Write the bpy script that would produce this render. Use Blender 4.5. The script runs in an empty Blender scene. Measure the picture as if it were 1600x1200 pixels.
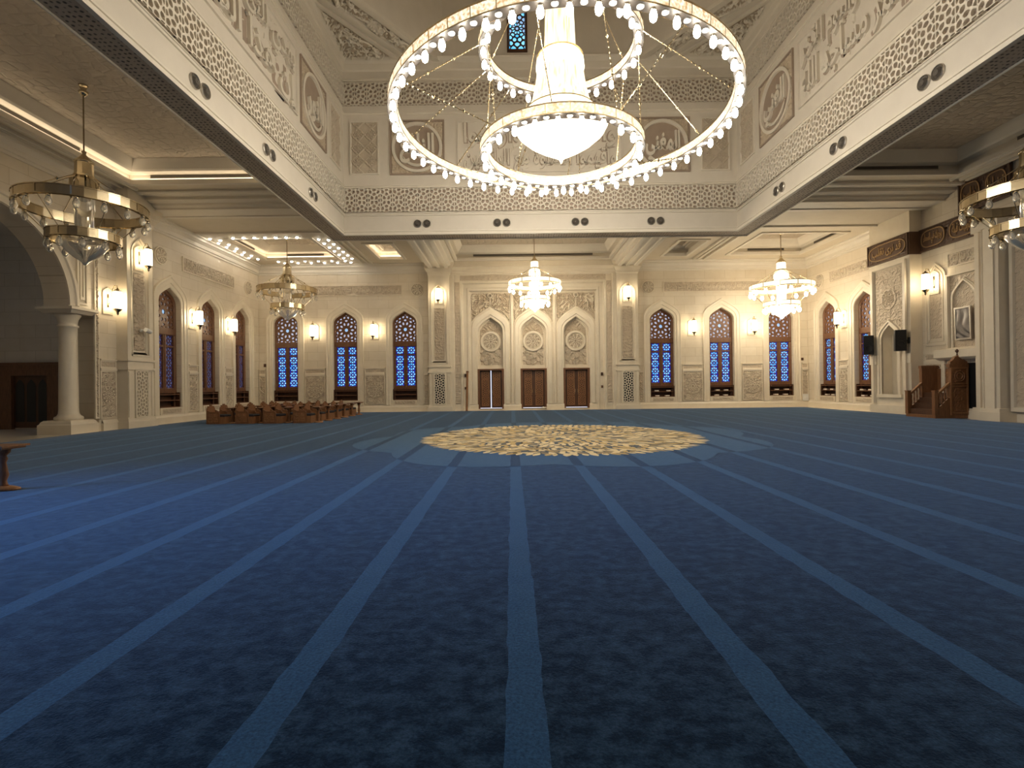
import bpy, bmesh, math, random
from mathutils import Vector, Matrix
random.seed(7)
PI = math.pi
SC = bpy.context.scene
COL = SC.collection
# ------------------------------------------------------------------ camera, world, exposure
EYE = 1.6
cam_d = bpy.data.cameras.new('camera')
cam_d.sensor_width = 36.0
cam_d.lens = 36.0 * 790.0 / 1600.0
cam_d.clip_end = 200
cam = bpy.data.objects.new('camera', cam_d)
COL.objects.link(cam)
cam.matrix_world = (Matrix.Translation((0, 0, EYE)) @ Matrix.Rotation(PI / 2 + 0.0025, 4, 'X') @ Matrix.Rotation(-0.012, 4, 'Z'))
SC.camera = cam
wd = bpy.data.worlds.new('dusk'); SC.world = wd; wd.use_nodes = True
wd.node_tree.nodes['Background'].inputs[0].default_value = (0.25, 0.45, 0.9, 1)
wd.node_tree.nodes['Background'].inputs[1].default_value = 0.25
SC.view_settings.view_transform = 'Standard'
SC.view_settings.look = 'None'
SC.view_settings.gamma = 1.0
SC.view_settings.use_curve_mapping = False
SC.view_settings.exposure = 2.15
# light strengths of the lamps themselves
L_BIG = 13.0; L_BOWL = .8; L_SMALL = 11.5; L_SCONCE = 4.4; L_COVE = 1.6; L_DOWN = 5.0
DAYLIGHT_W = 55.0
# daylight entering by the open side doorway behind the viewer's left
dl = bpy.data.lights.new('daylight', 'AREA'); dl.shape = 'RECTANGLE'; dl.size = 3.0; dl.size_y = 3.6
dl.energy = DAYLIGHT_W; dl.color = (0.10, 0.42, 1.0); dl.spread = 1.3
dlo = bpy.data.objects.new('daylight', dl); COL.objects.link(dlo)
dlo.location = (-17.4, 4.4, 2.6); dlo.rotation_euler = (0, -PI / 2 + 0.25, 0)

# ------------------------------------------------------------------ room sizes (metres)
XC = 1.39
XL, XR, YF, YN = -16.1, 18.88, 32.2, -7.0
ZC = 9.4; ZA = 9.8; YST = 22.4
DX = 8.92; DY0, DY1 = 6.1, 22.9; DYC = 14.5
XDL, XDR = XC - DX, XC + DX
ZS = 8.5; ZD = 16.4; ZT = 24.0
SW = 0.88

# ------------------------------------------------------------------ materials
def newmat(name):
    m = bpy.data.materials.new(name); m.use_nodes = True
    return m, m.node_tree, m.node_tree.nodes['Principled BSDF']
def nd(t, typ, **kw):
    n = t.nodes.new(typ)
    for k, v in kw.items(): setattr(n, k, v)
    return n
def mth(t, op, a, b=None, c=None):
    n = nd(t, 'ShaderNodeMath', operation=op)
    for i, v in enumerate((a, b, c)):
        if v is None: continue
        if isinstance(v, (int, float)): n.inputs[i].default_value = v
        else: t.links.new(v, n.inputs[i])
    return n.outputs[0]
def mixc(t, f, a, b):
    n = nd(t, 'ShaderNodeMix', data_type='RGBA')
    for i, v in ((0, f), (6, a), (7, b)):
        if isinstance(v, (int, float)): n.inputs[i].default_value = v
        elif isinstance(v, tuple): n.inputs[i].default_value = (*v, 1) if len(v) == 3 else v
        else: t.links.new(v, n.inputs[i])
    return n.outputs[2]
def noise(t, vec, scale, detail=3, rough=.55):
    n = nd(t, 'ShaderNodeTexNoise'); n.inputs['Scale'].default_value = scale
    n.inputs['Detail'].default_value = detail; n.inputs['Roughness'].default_value = rough
    if vec is not None: t.links.new(vec, n.inputs['Vector'])
    return n.outputs[0]
def objco(t): return nd(t, 'ShaderNodeTexCoord').outputs['Object']
def bump(t, h, strength, dist, bs):
    b = nd(t, 'ShaderNodeBump'); b.inputs['Strength'].default_value = strength; b.inputs['Distance'].default_value = dist
    t.links.new(h, b.inputs['Height']); t.links.new(b.outputs[0], bs.inputs['Normal'])

def stone(name, c1, c2, rough=.5, blocks=False, nscale=2.2, vertical=True):
    m, t, bs = newmat(name); co = objco(t)
    f = noise(t, co, nscale, 5)
    f = mth(t, 'MULTIPLY_ADD', f, 2.2, -.6); f.node.use_clamp = True
    col = mixc(t, f, c1, c2)
    f2 = noise(t, co, 28, 3)
    if blocks:
        mp = nd(t, 'ShaderNodeMapping')
        if vertical: mp.inputs['Rotation'].default_value = (PI / 2, 0, 0)
        t.links.new(co, mp.inputs['Vector'])
        br = nd(t, 'ShaderNodeTexBrick'); t.links.new(mp.outputs[0], br.inputs['Vector'])
        br.inputs['Scale'].default_value = 1.0; br.inputs['Mortar Size'].default_value = .008
        br.inputs['Brick Width'].default_value = 1.3; br.inputs['Row Height'].default_value = .55
        br.inputs['Color1'].default_value = (1, 1, 1, 1); br.inputs['Color2'].default_value = (.93, .92, .9, 1)
        br.inputs['Mortar'].default_value = (.72, .68, .6, 1)
        mul = nd(t, 'ShaderNodeMix', data_type='RGBA', blend_type='MULTIPLY'); mul.inputs[0].default_value = 1
        t.links.new(col, mul.inputs[6]); t.links.new(br.outputs[0], mul.inputs[7]); col = mul.outputs[2]
    t.links.new(col, bs.inputs['Base Color']); bs.inputs['Roughness'].default_value = rough
    bump(t, f2, .12, .01, bs)
    return m
def plain(name, c, rough=.5, metal=0.0, bumpn=None, spec=None):
    m, t, bs = newmat(name)
    bs.inputs['Base Color'].default_value = (*c, 1); bs.inputs['Roughness'].default_value = rough
    bs.inputs['Metallic'].default_value = metal
    if spec is not None: bs.inputs['Specular IOR Level'].default_value = spec
    f = noise(t, objco(t), bumpn or 12, 3)
    col = mixc(t, f, tuple(x * .88 for x in c), tuple(min(1, x * 1.1) for x in c))
    t.links.new(col, bs.inputs['Base Color'])
    if bumpn: bump(t, f, .25, .01, bs)
    return m
def wood(name, c1, c2, rough=.45):
    m, t, bs = newmat(name); co = objco(t)
    mp = nd(t, 'ShaderNodeMapping'); mp.inputs['Scale'].default_value = (9, 9, 1.2); t.links.new(co, mp.inputs['Vector'])
    f = noise(t, mp.outputs[0], 3, 5, .6)
    f = mth(t, 'MULTIPLY_ADD', f, 2.4, -.7); f.node.use_clamp = True
    t.links.new(mixc(t, f, c1, c2), bs.inputs['Base Color']); bs.inputs['Roughness'].default_value = rough
    bump(t, f, .15, .005, bs)
    return m
def glow(name, c, s, base=(.8, .8, .8), var=None, streak=None):
    m, t, bs = newmat(name)
    bs.inputs['Base Color'].default_value = (*base, 1); bs.inputs['Roughness'].default_value = .3
    bs.inputs['Emission Color'].default_value = (*c, 1); bs.inputs['Emission Strength'].default_value = s
    if var:
        co = objco(t)
        if streak:
            mp = nd(t, 'ShaderNodeMapping'); mp.inputs['Scale'].default_value = streak; t.links.new(co, mp.inputs['Vector']); co = mp.outputs[0]
        f = noise(t, co, var[0], 3)
        f = mth(t, 'MULTIPLY_ADD', f, 3.4, -1.2); f.node.use_clamp = True
        t.links.new(mixc(t, f, c, var[1]), bs.inputs['Emission Color'])
    return m
M = {}
M['stone'] = stone('cream_stone', (.74, .65, .51), (.80, .72, .59), .42, True)
M['stoneX'] = stone('cream_stone_plain', (.76, .67, .53), (.82, .74, .60), .38)
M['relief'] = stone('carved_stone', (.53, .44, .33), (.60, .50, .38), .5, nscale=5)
M['plaster'] = stone('cream_plaster', (.72, .66, .57), (.76, .70, .61), .6)
M['relief2'] = stone('pale_carved_stone', (.58, .50, .40), (.64, .56, .45), .55, nscale=5)
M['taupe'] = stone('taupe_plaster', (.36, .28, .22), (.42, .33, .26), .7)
M['ceil'] = stone('ceiling_plaster', (.70, .62, .49), (.75, .67, .54), .65)
M['mold'] = stone('molding_plaster', (.76, .70, .60), (.80, .74, .64), .55)
M['marble'] = stone('floor_marble', (.74, .66, .54), (.82, .75, .64), .18)
M['wood'] = wood('carved_walnut', (.115, .048, .021), (.21, .092, .040))
M['woodD'] = wood('dark_wood', (.060, .025, .012), (.11, .045, .020))
M['woodL'] = wood('oak', (.24, .11, .045), (.36, .17, .07))
M['woodB'] = wood('brown_band', (.085, .045, .026), (.13, .07, .04), .5)
M['goldtext'] = plain('bronze_letters', (.42, .27, .13), .4, .3)
M['woodP'] = wood('warm_carved_wood', (.17, .072, .028), (.28, .125, .05))
M['black'] = plain('black_plastic', (.012, .012, .013), .45)
M['white'] = plain('white_plastic', (.8, .79, .76), .4)
M['grey'] = plain('grey_slot', (.10, .085, .07), .7)
M['chrome'] = plain('dull_chrome', (.55, .52, .48), .3, .9)
M['brass'] = plain('polished_brass', (.72, .61, .42), .2, 1.0)
M['bronze'] = plain('dark_bronze', (.022, .016, .012), .55)
M['silver'] = plain('embossed_silver', (.17, .16, .16), .38, .7, 7)
M['cushion'] = plain('dark_cushion', (.025, .022, .03), .7)
M['paper'] = plain('paper', (.82, .78, .68), .7)
M['cover'] = plain('book_cover', (.20, .07, .03), .5)
M['bulb'] = glow('lit_bulb', (1, .92, .77), L_BIG)
M['bulbS'] = glow('lit_lamp', (1, .86, .64), L_SMALL)
M['bowlS'] = glow('lit_glass_bowl', (1, .84, .58), 1.6)
M['bowl'] = glow('lit_crystal', (1, .90, .70), L_BOWL, var=(16, (.85, .62, .34)))
M['skirt'] = glow('lit_crystal_strings', (1, .90, .70), .40, (.5, .42, .3), var=(14, (.50, .30, .12)), streak=(1, 1, .10))
M['band'] = glow('lit_filigree', (1, .90, .68), .34, (.5, .42, .3), var=(15, (.40, .22, .08)))
M['bandS'] = glow('lit_glass_panel', (1, .86, .60), .34, (.5, .42, .3))
M['sconce'] = glow('lit_sconce_glass', (1, .82, .54), L_SCONCE)
M['cove'] = glow('cove_strip', (1, .82, .58), L_COVE)
M['down'] = glow('downlight_glass', (1, .92, .78), L_DOWN)
M['slit'] = glow('day_slit', (.75, .82, 1.0), .24)
M['g_pale'] = glow('glass_pale', (.72, .76, .95), .145, (.1, .1, .12))
M['g_sky'] = glow('glass_sky', (.30, .52, .80), .24, (.1, .1, .12))
M['g_cyan'] = glow('glass_cyan', (.05, .50, 1.0), .28, (.02, .05, .1), var=(2.2, (.40, .85, 1.0)))
M['g_blue'] = glow('glass_blue', (.0, .008, .45), .15, (.01, .02, .1), var=(2.0, (.0, .04, 1.0)))
M['g_dpale'] = glow('glass_pale_dim', (.62, .55, .55), .06, (.2, .2, .22))
M['g_dcyan'] = glow('glass_cyan_dim', (.20, .26, .55), .07, (.05, .07, .12))
M['g_dblue'] = glow('glass_blue_dim', (.02, .025, .22), .09, (.03, .03, .08))
for k in ('g_pale', 'g_sky', 'g_cyan', 'g_blue', 'g_dpale', 'g_dcyan', 'g_dblue', 'slit', 'band', 'skirt'):
    M[k].cycles.emission_sampling = 'NONE'
def clear_glass():
    m, t, bs = newmat('crystal'); bs.inputs['Base Color'].default_value = (.93, .9, .82, 1)
    bs.inputs['Roughness'].default_value = .08; bs.inputs['Transmission Weight'].default_value = .75
    bs.inputs['IOR'].default_value = 1.35
    return m
M['crystal'] = clear_glass()
def soffit_mat():
    m, t, bs = newmat('perforated_soffit'); co = objco(t)
    v = nd(t, 'ShaderNodeTexVoronoi'); v.inputs['Scale'].default_value = 8.5; v.inputs['Randomness'].default_value = .25
    t.links.new(co, v.inputs['Vector'])
    f = mth(t, 'MULTIPLY_ADD', v.outputs[0], 7.0, -1.3); f.node.use_clamp = True
    t.links.new(mixc(t, f, (.16, .13, .10), (.62, .51, .39)), bs.inputs['Base Color']); bs.inputs['Roughness'].default_value = .7
    bump(t, f, .8, .03, bs)
    return m
M['soffit'] = soffit_mat()
def tray_mat():
    m, t, bs = newmat('patterned_ceiling'); co = objco(t)
    v = nd(t, 'ShaderNodeTexVoronoi', feature='DISTANCE_TO_EDGE'); v.inputs['Scale'].default_value = 2.8; v.inputs['Randomness'].default_value = .45
    t.links.new(co, v.inputs['Vector'])
    f = mth(t, 'MULTIPLY', v.outputs[0], 9.0); f.node.use_clamp = True
    n = noise(t, co, 7, 4); h = mth(t, 'ADD', f, n)
    t.links.new(mixc(t, n, (.50, .43, .34), (.60, .52, .42)), bs.inputs['Base Color']); bs.inputs['Roughness'].default_value = .7
    bump(t, h, .7, .06, bs)
    return m
M['tray'] = tray_mat()
def carpet_mat(name, inner):
    m, t, bs = newmat(name); co = objco(t)
    sx = nd(t, 'ShaderNodeSeparateXYZ'); t.links.new(co, sx.inputs[0])
    wob = mth(t, 'MULTIPLY_ADD', noise(t, co, 3.0, 2), .05, -.025)
    x = mth(t, 'ADD', sx.outputs[0], wob)
    fr = mth(t, 'ABSOLUTE', mth(t, 'SUBTRACT', mth(t, 'FRACT', mth(t, 'ADD', mth(t, 'DIVIDE', mth(t, 'SUBTRACT', x, .05), 1.24), .5)), .5))
    stripe = mth(t, 'LESS_THAN', fr, .098 / 1.24)
    mp = nd(t, 'ShaderNodeMapping'); mp.inputs['Scale'].default_value = (1, 1.25, 1); t.links.new(co, mp.inputs['Vector'])
    blot = mth(t, 'MULTIPLY_ADD', noise(t, mp.outputs[0], 7.0, 6, .72), 3.8, -1.6); blot.node.use_clamp = True
    fine = noise(t, co, 55, 4, .7)
    base = mixc(t, blot, (.0044, .0180, .0420), (.034, .082, .152))
    strp = mixc(t, noise(t, co, 4, 4), (.023, .078, .178), (.048, .126, .250))
    if inner:
        a = mixc(t, blot, (.040, .100, .190), (.062, .135, .240)); b = (.010, .030, .058)
        col = mixc(t, stripe, a, b)
    else:
        col = mixc(t, stripe, base, strp)
        # pale grey border line that runs along the side walls
        ed = mth(t, 'ABSOLUTE', mth(t, 'SUBTRACT', mth(t, 'ABSOLUTE', mth(t, 'SUBTRACT', sx.outputs[0], 1.25)), 16.62))
        e1 = mth(t, 'LESS_THAN', ed, .09)
        dk = mth(t, 'GREATER_THAN', mth(t, 'ABSOLUTE', mth(t, 'SUBTRACT', sx.outputs[0], 1.25)), 16.72)
        col = mixc(t, dk, col, (.008, .018, .045))
        col = mixc(t, mth(t, 'MULTIPLY', e1, .8), col, (.16, .17, .20))
    f = mth(t, 'MULTIPLY_ADD', fine, 2.2, -.05)
    mul = nd(t, 'ShaderNodeMix', data_type='RGBA', blend_type='MULTIPLY'); mul.inputs[0].default_value = 1
    t.links.new(col, mul.inputs[6]); t.links.new(f, mul.inputs[7])
    t.links.new(mul.outputs[2], bs.inputs['Base Color'])
    bs.inputs['Roughness'].default_value = .95; bs.inputs['Specular IOR Level'].default_value = .1
    bs.inputs['Sheen Weight'].default_value = .65; bs.inputs['Sheen Roughness'].default_value = .3
    bs.inputs['Sheen Tint'].default_value = (.42, .62, 1.0, 1)
    bump(t, fine, .5, .01, bs)
    return m
M['carpet'] = carpet_mat('blue_carpet', False)
M['halo'] = carpet_mat('light_blue_carpet', True)
M['gold1'] = plain('gold_pile', (.62, .46, .22), .9, 0, 30)
M['gold2'] = plain('straw_pile', (.84, .70, .45), .9, 0, 30)
M['gold3'] = plain('bronze_pile', (.34, .27, .17), .9, 0, 30)
M['gold4'] = plain('slate_pile', (.10, .12, .15), .9, 0, 30)

# ------------------------------------------------------------------ mesh helpers
class MB:
    def __init__(s): s.v = []; s.f = []; s.m = []; s.mi = 0
    def pt(s, p): s.v.append(tuple(p)); return len(s.v) - 1
    def face(s, pts):
        s.f.append([s.pt(p) for p in pts]); s.m.append(s.mi)
    def fi(s, idx): s.f.append(list(idx)); s.m.append(s.mi)
    def box(s, x0, x1, y0, y1, z0, z1):
        b = len(s.v)
        for z in (z0, z1):
            for (x, y) in ((x0, y0), (x1, y0), (x1, y1), (x0, y1)): s.v.append((x, y, z))
        for q in ((0, 3, 2, 1), (4, 5, 6, 7), (0, 1, 5, 4), (1, 2, 6, 5), (2, 3, 7, 6), (3, 0, 4, 7)):
            s.fi([b + i for i in q])
    def rect(s, x0, x1, z0, z1, y):
        s.face(((x0, y, z0), (x1, y, z0), (x1, y, z1), (x0, y, z1)))
    def loft(s, loops, closed=False):
        ids = [[s.pt(p) for p in L] for L in loops]
        for a, b in zip(ids, ids[1:]):
            n = len(a)
            for i in range(n if closed else n - 1):
                j = (i + 1) % n
                s.fi((a[i], a[j], b[j], b[i]))
    def lathe(s, prof, seg=16, c=(0, 0, 0), cap=True):
        loops = [[(c[0] + r * math.cos(2 * PI * k / seg), c[1] + r * math.sin(2 * PI * k / seg), c[2] + z) for k in range(seg)] for r, z in prof]
        b = len(s.v)
        s.loft(loops, True)
        if cap:
            n = len(prof)
            s.fi([b + k for k in range(seg)][::-1]); s.fi([b + (n - 1) * seg + k for k in range(seg)])
    def tube(s, path, r, seg=6):
        path = [Vector(p) for p in path]; loops = []
        for i, p in enumerate(path):
            d = (path[min(i + 1, len(path) - 1)] - path[max(i - 1, 0)]).normalized()
            a = Vector((0, 0, 1)) if abs(d.z) < .9 else Vector((1, 0, 0))
            u = d.cross(a).normalized(); w = d.cross(u)
            rr = r[i] if isinstance(r, (list, tuple)) else r
            loops.append([p + rr * (math.cos(2 * PI * k / seg) * u + math.sin(2 * PI * k / seg) * w) for k in range(seg)])
        b = len(s.v); s.loft(loops, True)
        s.fi([b + k for k in range(seg)]); s.fi([b + (len(path) - 1) * seg + k for k in range(seg)])
    def hf(s, nx, nz, fn, mask=None):
        """relief sheet: fn(i/nx, j/nz) gives a point"""
        ids = {}
        def g(i, j):
            if (i, j) not in ids: ids[i, j] = s.pt(fn(i / nx, j / nz))
            return ids[i, j]
        for j in range(nz):
            for i in range(nx):
                if mask is None or mask((i + .5) / nx, (j + .5) / nz):
                    s.fi((g(i, j), g(i + 1, j), g(i + 1, j + 1), g(i, j + 1)))
    def mesh(s, name, mats, smooth=False):
        me = bpy.data.meshes.new(name); me.from_pydata(s.v, [], s.f)
        for k in (mats if isinstance(mats, (list, tuple)) else [mats]): me.materials.append(M[k])
        me.polygons.foreach_set('material_index', s.m)
        if smooth: me.polygons.foreach_set('use_smooth', [True] * len(s.f))
        me.update(); return me
    def build(s, name, mats, parent=None, smooth=False, loc=None, rot=0):
        o = bpy.data.objects.new(name, s.mesh(name, mats, smooth)); COL.objects.link(o)
        if parent: o.parent = parent
        if loc is not None: o.location = loc
        if rot: o.rotation_euler = (0, 0, rot)
        return o
def tag(o, label, cat, group=None, kind=None):
    o['label'] = label; o['category'] = cat
    if group: o['group'] = group
    if kind: o['kind'] = kind
    return o
def empty(name, loc=(0, 0, 0), rot=0):
    o = bpy.data.objects.new(name, None); COL.objects.link(o); o.location = loc; o.rotation_euler = (0, 0, rot); o.empty_display_size = .2
    return o
def kids(o): return [c for c in KID.get(o.name, [])]
KID = {}
def dup(root, loc, rot, label=None, top=True, parent=None):
    """copy of a thing with copies of its parts and sub-parts (mesh data shared)"""
    c = root.copy(); COL.objects.link(c)
    if top:
        c.location = loc; c.rotation_euler = (0, 0, rot)
        if label: c['label'] = label
    else: c.parent = parent
    for ch in list(root.children): dup(ch, None, None, None, False, c)
    return c
def remesh(root, swap):
    """give a copied thing its own finish"""
    for ch in root.children_recursive:
        if ch.type == 'MESH' and any(s.material and s.material.name in swap for s in ch.material_slots):
            ch.data = ch.data.copy()
            for i, m in enumerate(ch.data.materials):
                if m.name in swap: ch.data.materials[i] = M[swap[m.name]]
def struct(o, label=None, cat='wall'):
    o['kind'] = 'structure'
    if label: o['label'] = label; o['category'] = cat
    return o
WALL = {'far': ((0, YF, 0), 0.0), 'left': ((XL, 0, 0), PI / 2), 'right': ((XR, 0, 0), -PI / 2)}
def onwall(w, s, z=0.0, out=0.0):
    """place on a wall: s metres along it (seen left to right), out metres into the room"""
    (ox, oy, oz), r = WALL[w]
    return (ox + s * math.cos(r) + out * math.sin(r), oy + s * math.sin(r) - out * math.cos(r), z), r
def ORD(i): return ('first', 'second', 'third', 'fourth', 'fifth', 'sixth', 'seventh', 'eighth', 'ninth', 'tenth', 'eleventh', 'twelfth')[i]

# ------------------------------------------------------------------ arches, lattices, reliefs, letters
def bez(p0, p1, p2, p3, n):
    out = []
    for i in range(n + 1):
        t = i / n; u = 1 - t
        out.append(tuple(u**3 * a + 3 * u * u * t * b + 3 * u * t * t * c + t**3 * d for a, b, c, d in zip(p0, p1, p2, p3)))
    return out
def arch(hw, z0, zs, za, n=8, rnd=False):
    h = za - zs
    if rnd: cur = [(-hw * math.cos(PI / 2 * i / n), zs + h * math.sin(PI / 2 * i / n)) for i in range(n + 1)]
    else: cur = bez((-hw, zs), (-hw, zs + .46 * h), (-.66 * hw, zs + .60 * h), (0, za), n)
    left = [(-hw, z0)] + cur
    return left + [(-x, z) for x, z in left[-2::-1]]
def arch3(y, *a, **k): return [(x, y, z) for x, z in arch(*a, **k)]
def clip(poly, nx, ny, d):
    out = []
    for i, p in enumerate(poly):
        q = poly[(i + 1) % len(poly)]
        a = nx * p[0] + ny * p[1] - d; b = nx * q[0] + ny * q[1] - d
        if a <= 0: out.append(p)
        if (a < 0 < b) or (b < 0 < a):
            t = a / (a - b); out.append((p[0] + t * (q[0] - p[0]), p[1] + t * (q[1] - p[1])))
    return out
def cells(poly, seeds, reach=9e9):
    res = []
    for i, s in enumerate(seeds):
        c = list(poly)
        for j, q in enumerate(seeds):
            if i == j: continue
            dx, dy = q[0] - s[0], q[1] - s[1]
            dd = dx * dx + dy * dy
            if dd > reach * reach: continue
            c = clip(c, dx, dy, (dx * (s[0] + q[0]) + dy * (s[1] + q[1])) / 2)
            if len(c) < 3: break
        c2 = []
        for p in c:
            if not c2 or (abs(p[0] - c2[-1][0]) + abs(p[1] - c2[-1][1])) > 1e-4: c2.append(p)
        if len(c2) > 2: res.append((s, c2))
    return res
def lattice(mb, cl, f, y, depth, rim=True):
    """pierced screen: every cell is a rounded hole, top face at y, hole walls go back by depth"""
    for s, c in cl:
        n = len(c); cx = sum(p[0] for p in c) / n; cz = sum(p[1] for p in c) / n
        outer, inner = [], []
        for i, p in enumerate(c):
            q = c[(i + 1) % n]; m = ((p[0] + q[0]) / 2, (p[1] + q[1]) / 2)
            outer += [p, m]
            for w, k in ((p, f * .86), (m, f)):
                inner.append((cx + (w[0] - cx) * k, cz + (w[1] - cz) * k))
        mb.loft([[(a, y, b) for a, b in outer], [(a, y, b) for a, b in inner], [(a, y + depth, b) for a, b in inner]], True)
def hexseeds(x0, x1, z0, z1, a, r):
    """centres of a hexagonal net with six petals round each"""
    out = []; rows = int((z1 - z0) / (a * .866)) + 2
    zc = (z0 + z1) / 2
    for j in range(-rows, rows + 1):
        z = zc + j * a * .866
        i = math.floor((x0 - a) / a)
        while i * a < x1 + a:
            x = i * a + (j % 2) * a / 2
            out.append((x, z))
            for k in range(6): out.append((x + r * math.cos(PI / 6 + k * PI / 3), z + r * math.sin(PI / 6 + k * PI / 3)))
            i += 1
    m = a * .45
    return [p for p in out if x0 - m < p[0] < x1 + m and z0 - m < p[1] < z1 + m]
def sst(a, b, x):
    t = max(0, min(1, (x - a) / (b - a))); return t * t * (3 - 2 * t)
def vine(x, z, k=1.0):
    x *= k; z *= k
    a = math.sin(5.1 * x + 2.2 * math.sin(3.3 * z)) + math.sin(5.7 * z + 2.4 * math.sin(2.9 * x + 1))
    b = math.sin(11 * x + 3 * math.sin(7 * z)) * math.sin(11 * z + 3 * math.sin(6 * x))
    return .65 * sst(-.15, .35, .45 - abs(a)) + .45 * sst(0, .5, b)
def rosette(x, z, R, n=12):
    r = math.hypot(x, z); th = math.atan2(z, x)
    if r > R: return vine(x, z, 2.1) * .9
    q = r / R
    if q > .93: return 1.0
    if q > .86: return .1
    pet = abs(math.cos(n / 2 * th + (PI / 2 if int(q * 4) % 2 else 0)))
    rr = abs((q * 4) % 1 - .5) * 2
    return .9 * sst(.1, .5, pet - rr * .7) + (.5 if q < .1 else 0)
AR = {}
def _forms():
    base = {'ا': (0xFE8D, 2), 'أ': (0xFE83, 2), 'إ': (0xFE87, 2), 'آ': (0xFE81, 2), 'ب': (0xFE8F, 4), 'ت': (0xFE95, 4), 'ة': (0xFE93, 2), 'ث': (0xFE99, 4),
            'ج': (0xFE9D, 4), 'ح': (0xFEA1, 4), 'خ': (0xFEA5, 4), 'د': (0xFEA9, 2), 'ذ': (0xFEAB, 2), 'ر': (0xFEAD, 2), 'ز': (0xFEAF, 2), 'س': (0xFEB1, 4),
            'ش': (0xFEB5, 4), 'ص': (0xFEB9, 4), 'ض': (0xFEBD, 4), 'ط': (0xFEC1, 4), 'ع': (0xFEC9, 4), 'غ': (0xFECD, 4), 'ف': (0xFED1, 4), 'ق': (0xFED5, 4),
            'ك': (0xFED9, 4), 'ل': (0xFEDD, 4), 'م': (0xFEE1, 4), 'ن': (0xFEE5, 4), 'ه': (0xFEE9, 4), 'و': (0xFEED, 2), 'ى': (0xFEEF, 2), 'ي': (0xFEF1, 4)}
    AR.update(base)
_forms()
def shape_ar(txt):
    """joined letter forms, laid out for left-to-right setting"""
    words = []
    for w in txt.split():
        w = w.replace('لا', '\x01').replace('لآ', '\x02').replace('لأ', '\x03')
        out = []
        lig = {'\x01': 0xFEFB, '\x02': 0xFEF5, '\x03': 0xFEF7}
        def info(c): return (lig[c], 2) if c in lig else AR[c] if c != 'ء' else (0xFE80, 1)
        for i, c in enumerate(w):
            b, n = info(c)
            prev = i > 0 and info(w[i - 1])[1] == 4
            nxt = n == 4 and i < len(w) - 1
            k = (3 if prev and nxt else 1 if prev else 2 if nxt else 0)
            out.append(chr(b + k))
        words.append(''.join(reversed(out)))
    return ' '.join(reversed(words))
def letters(txt, w, h, depth=.03, bold=.012, fit=True, keep=False):
    """raised lettering filling a w x h field, as mesh in the XZ plane facing -Y, centred"""
    c = bpy.data.curves.new('lettering', 'FONT'); c.body = shape_ar(txt); c.size = 1; c.offset = bold; c.extrude = .02; c.resolution_u = 3
    o = bpy.data.objects.new('lettering', c); COL.objects.link(o)
    dg = bpy.context.evaluated_depsgraph_get(); me = bpy.data.meshes.new_from_object(o.evaluated_get(dg))
    bpy.data.objects.remove(o)
    xs = [v.co.x for v in me.vertices]; ys = [v.co.y for v in me.vertices]
    x0, x1, y0, y1 = min(xs), max(xs), min(ys), max(ys)
    kx, ky = w / (x1 - x0), h / (y1 - y0)
    if keep: kx = ky = min(kx, ky)
    mb = MB()
    for v in me.vertices:
        mb.v.append(((v.co.x - (x0 + x1) / 2) * kx, -depth * (v.co.z + .02) / .04, (v.co.y - (y0 + y1) / 2) * ky))
    for p in me.polygons: mb.fi(list(p.vertices))
    bpy.data.meshes.remove(me)
    return mb
def merge(dst, src, dx=0, dy=0, dz=0):
    b = len(dst.v); dst.v += [(x + dx, y + dy, z + dz) for x, y, z in src.v]
    dst.f += [[b + i for i in f] for f in src.f]; dst.m += [dst.mi] * len(src.f)
def uframe(mb, prof):
    """inverted U moulding: profile of (half width, top z, y)"""
    mb.loft([[(-w, y, 0), (-w, y, t), (w, y, t), (w, y, 0)] for w, t, y in prof])
def rframe(mb, cx, cz, prof):
    """rectangular moulding: profile of (half width, half height, y)"""
    mb.loft([[(cx - w, y, cz - h), (cx + w, y, cz - h), (cx + w, y, cz + h), (cx - w, y, cz + h)] for w, h, y in prof], True)
def holed(mb, x0, x1, y0, y1, z, holes):
    xs = sorted({x0, x1, *[v for h in holes for v in h[:2]]}); ys = sorted({y0, y1, *[v for h in holes for v in h[2:]]})
    for a, b in zip(xs, xs[1:]):
        for c, d in zip(ys, ys[1:]):
            mx, my = (a + b) / 2, (c + d) / 2
            if any(h[0] < mx < h[1] and h[2] < my < h[3] for h in holes): continue
            mb.face(((a, c, z), (b, c, z), (b, d, z), (a, d, z)))

# ================================================================== FLOOR AND CARPET
mb = MB(); mb.box(-23, 21, YN, 34, -.2, 0)
struct(mb.build('floor', 'marble'), 'polished cream marble floor showing as a strip beside the carpet', 'floor')
mb = MB(); mb.box(-15.75, 18.25, YN + .5, 31.75, 0, .02)
carpet = tag(mb.build('prayer_carpet', 'carpet'), 'wall-to-wall dark blue carpet with pale row stripes and a gold medallion', 'carpet')
CMX, CMY = 1.46, 15.5; RX, RY = 4.08, 4.25
mb = MB(); ring = []
for i in range(160):
    a = 2 * PI * i / 160
    r = 1.30 + .16 * abs(math.sin(4 * a + .5)) + .05 * math.sin(2 * a)
    ring.append((CMX + RX * r * math.cos(a), CMY + RY * r * .98 * math.sin(a), .0235))
mb.face(ring)
mb.build('medallion_border', 'halo', carpet)
mb = MB(); mb.mi = 3
mb.face([(CMX + (RX - .14) * math.cos(2 * PI * i / 96), CMY + (RY - .14) * math.sin(2 * PI * i / 96), .026) for i in range(96)])
nr = 18
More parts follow.
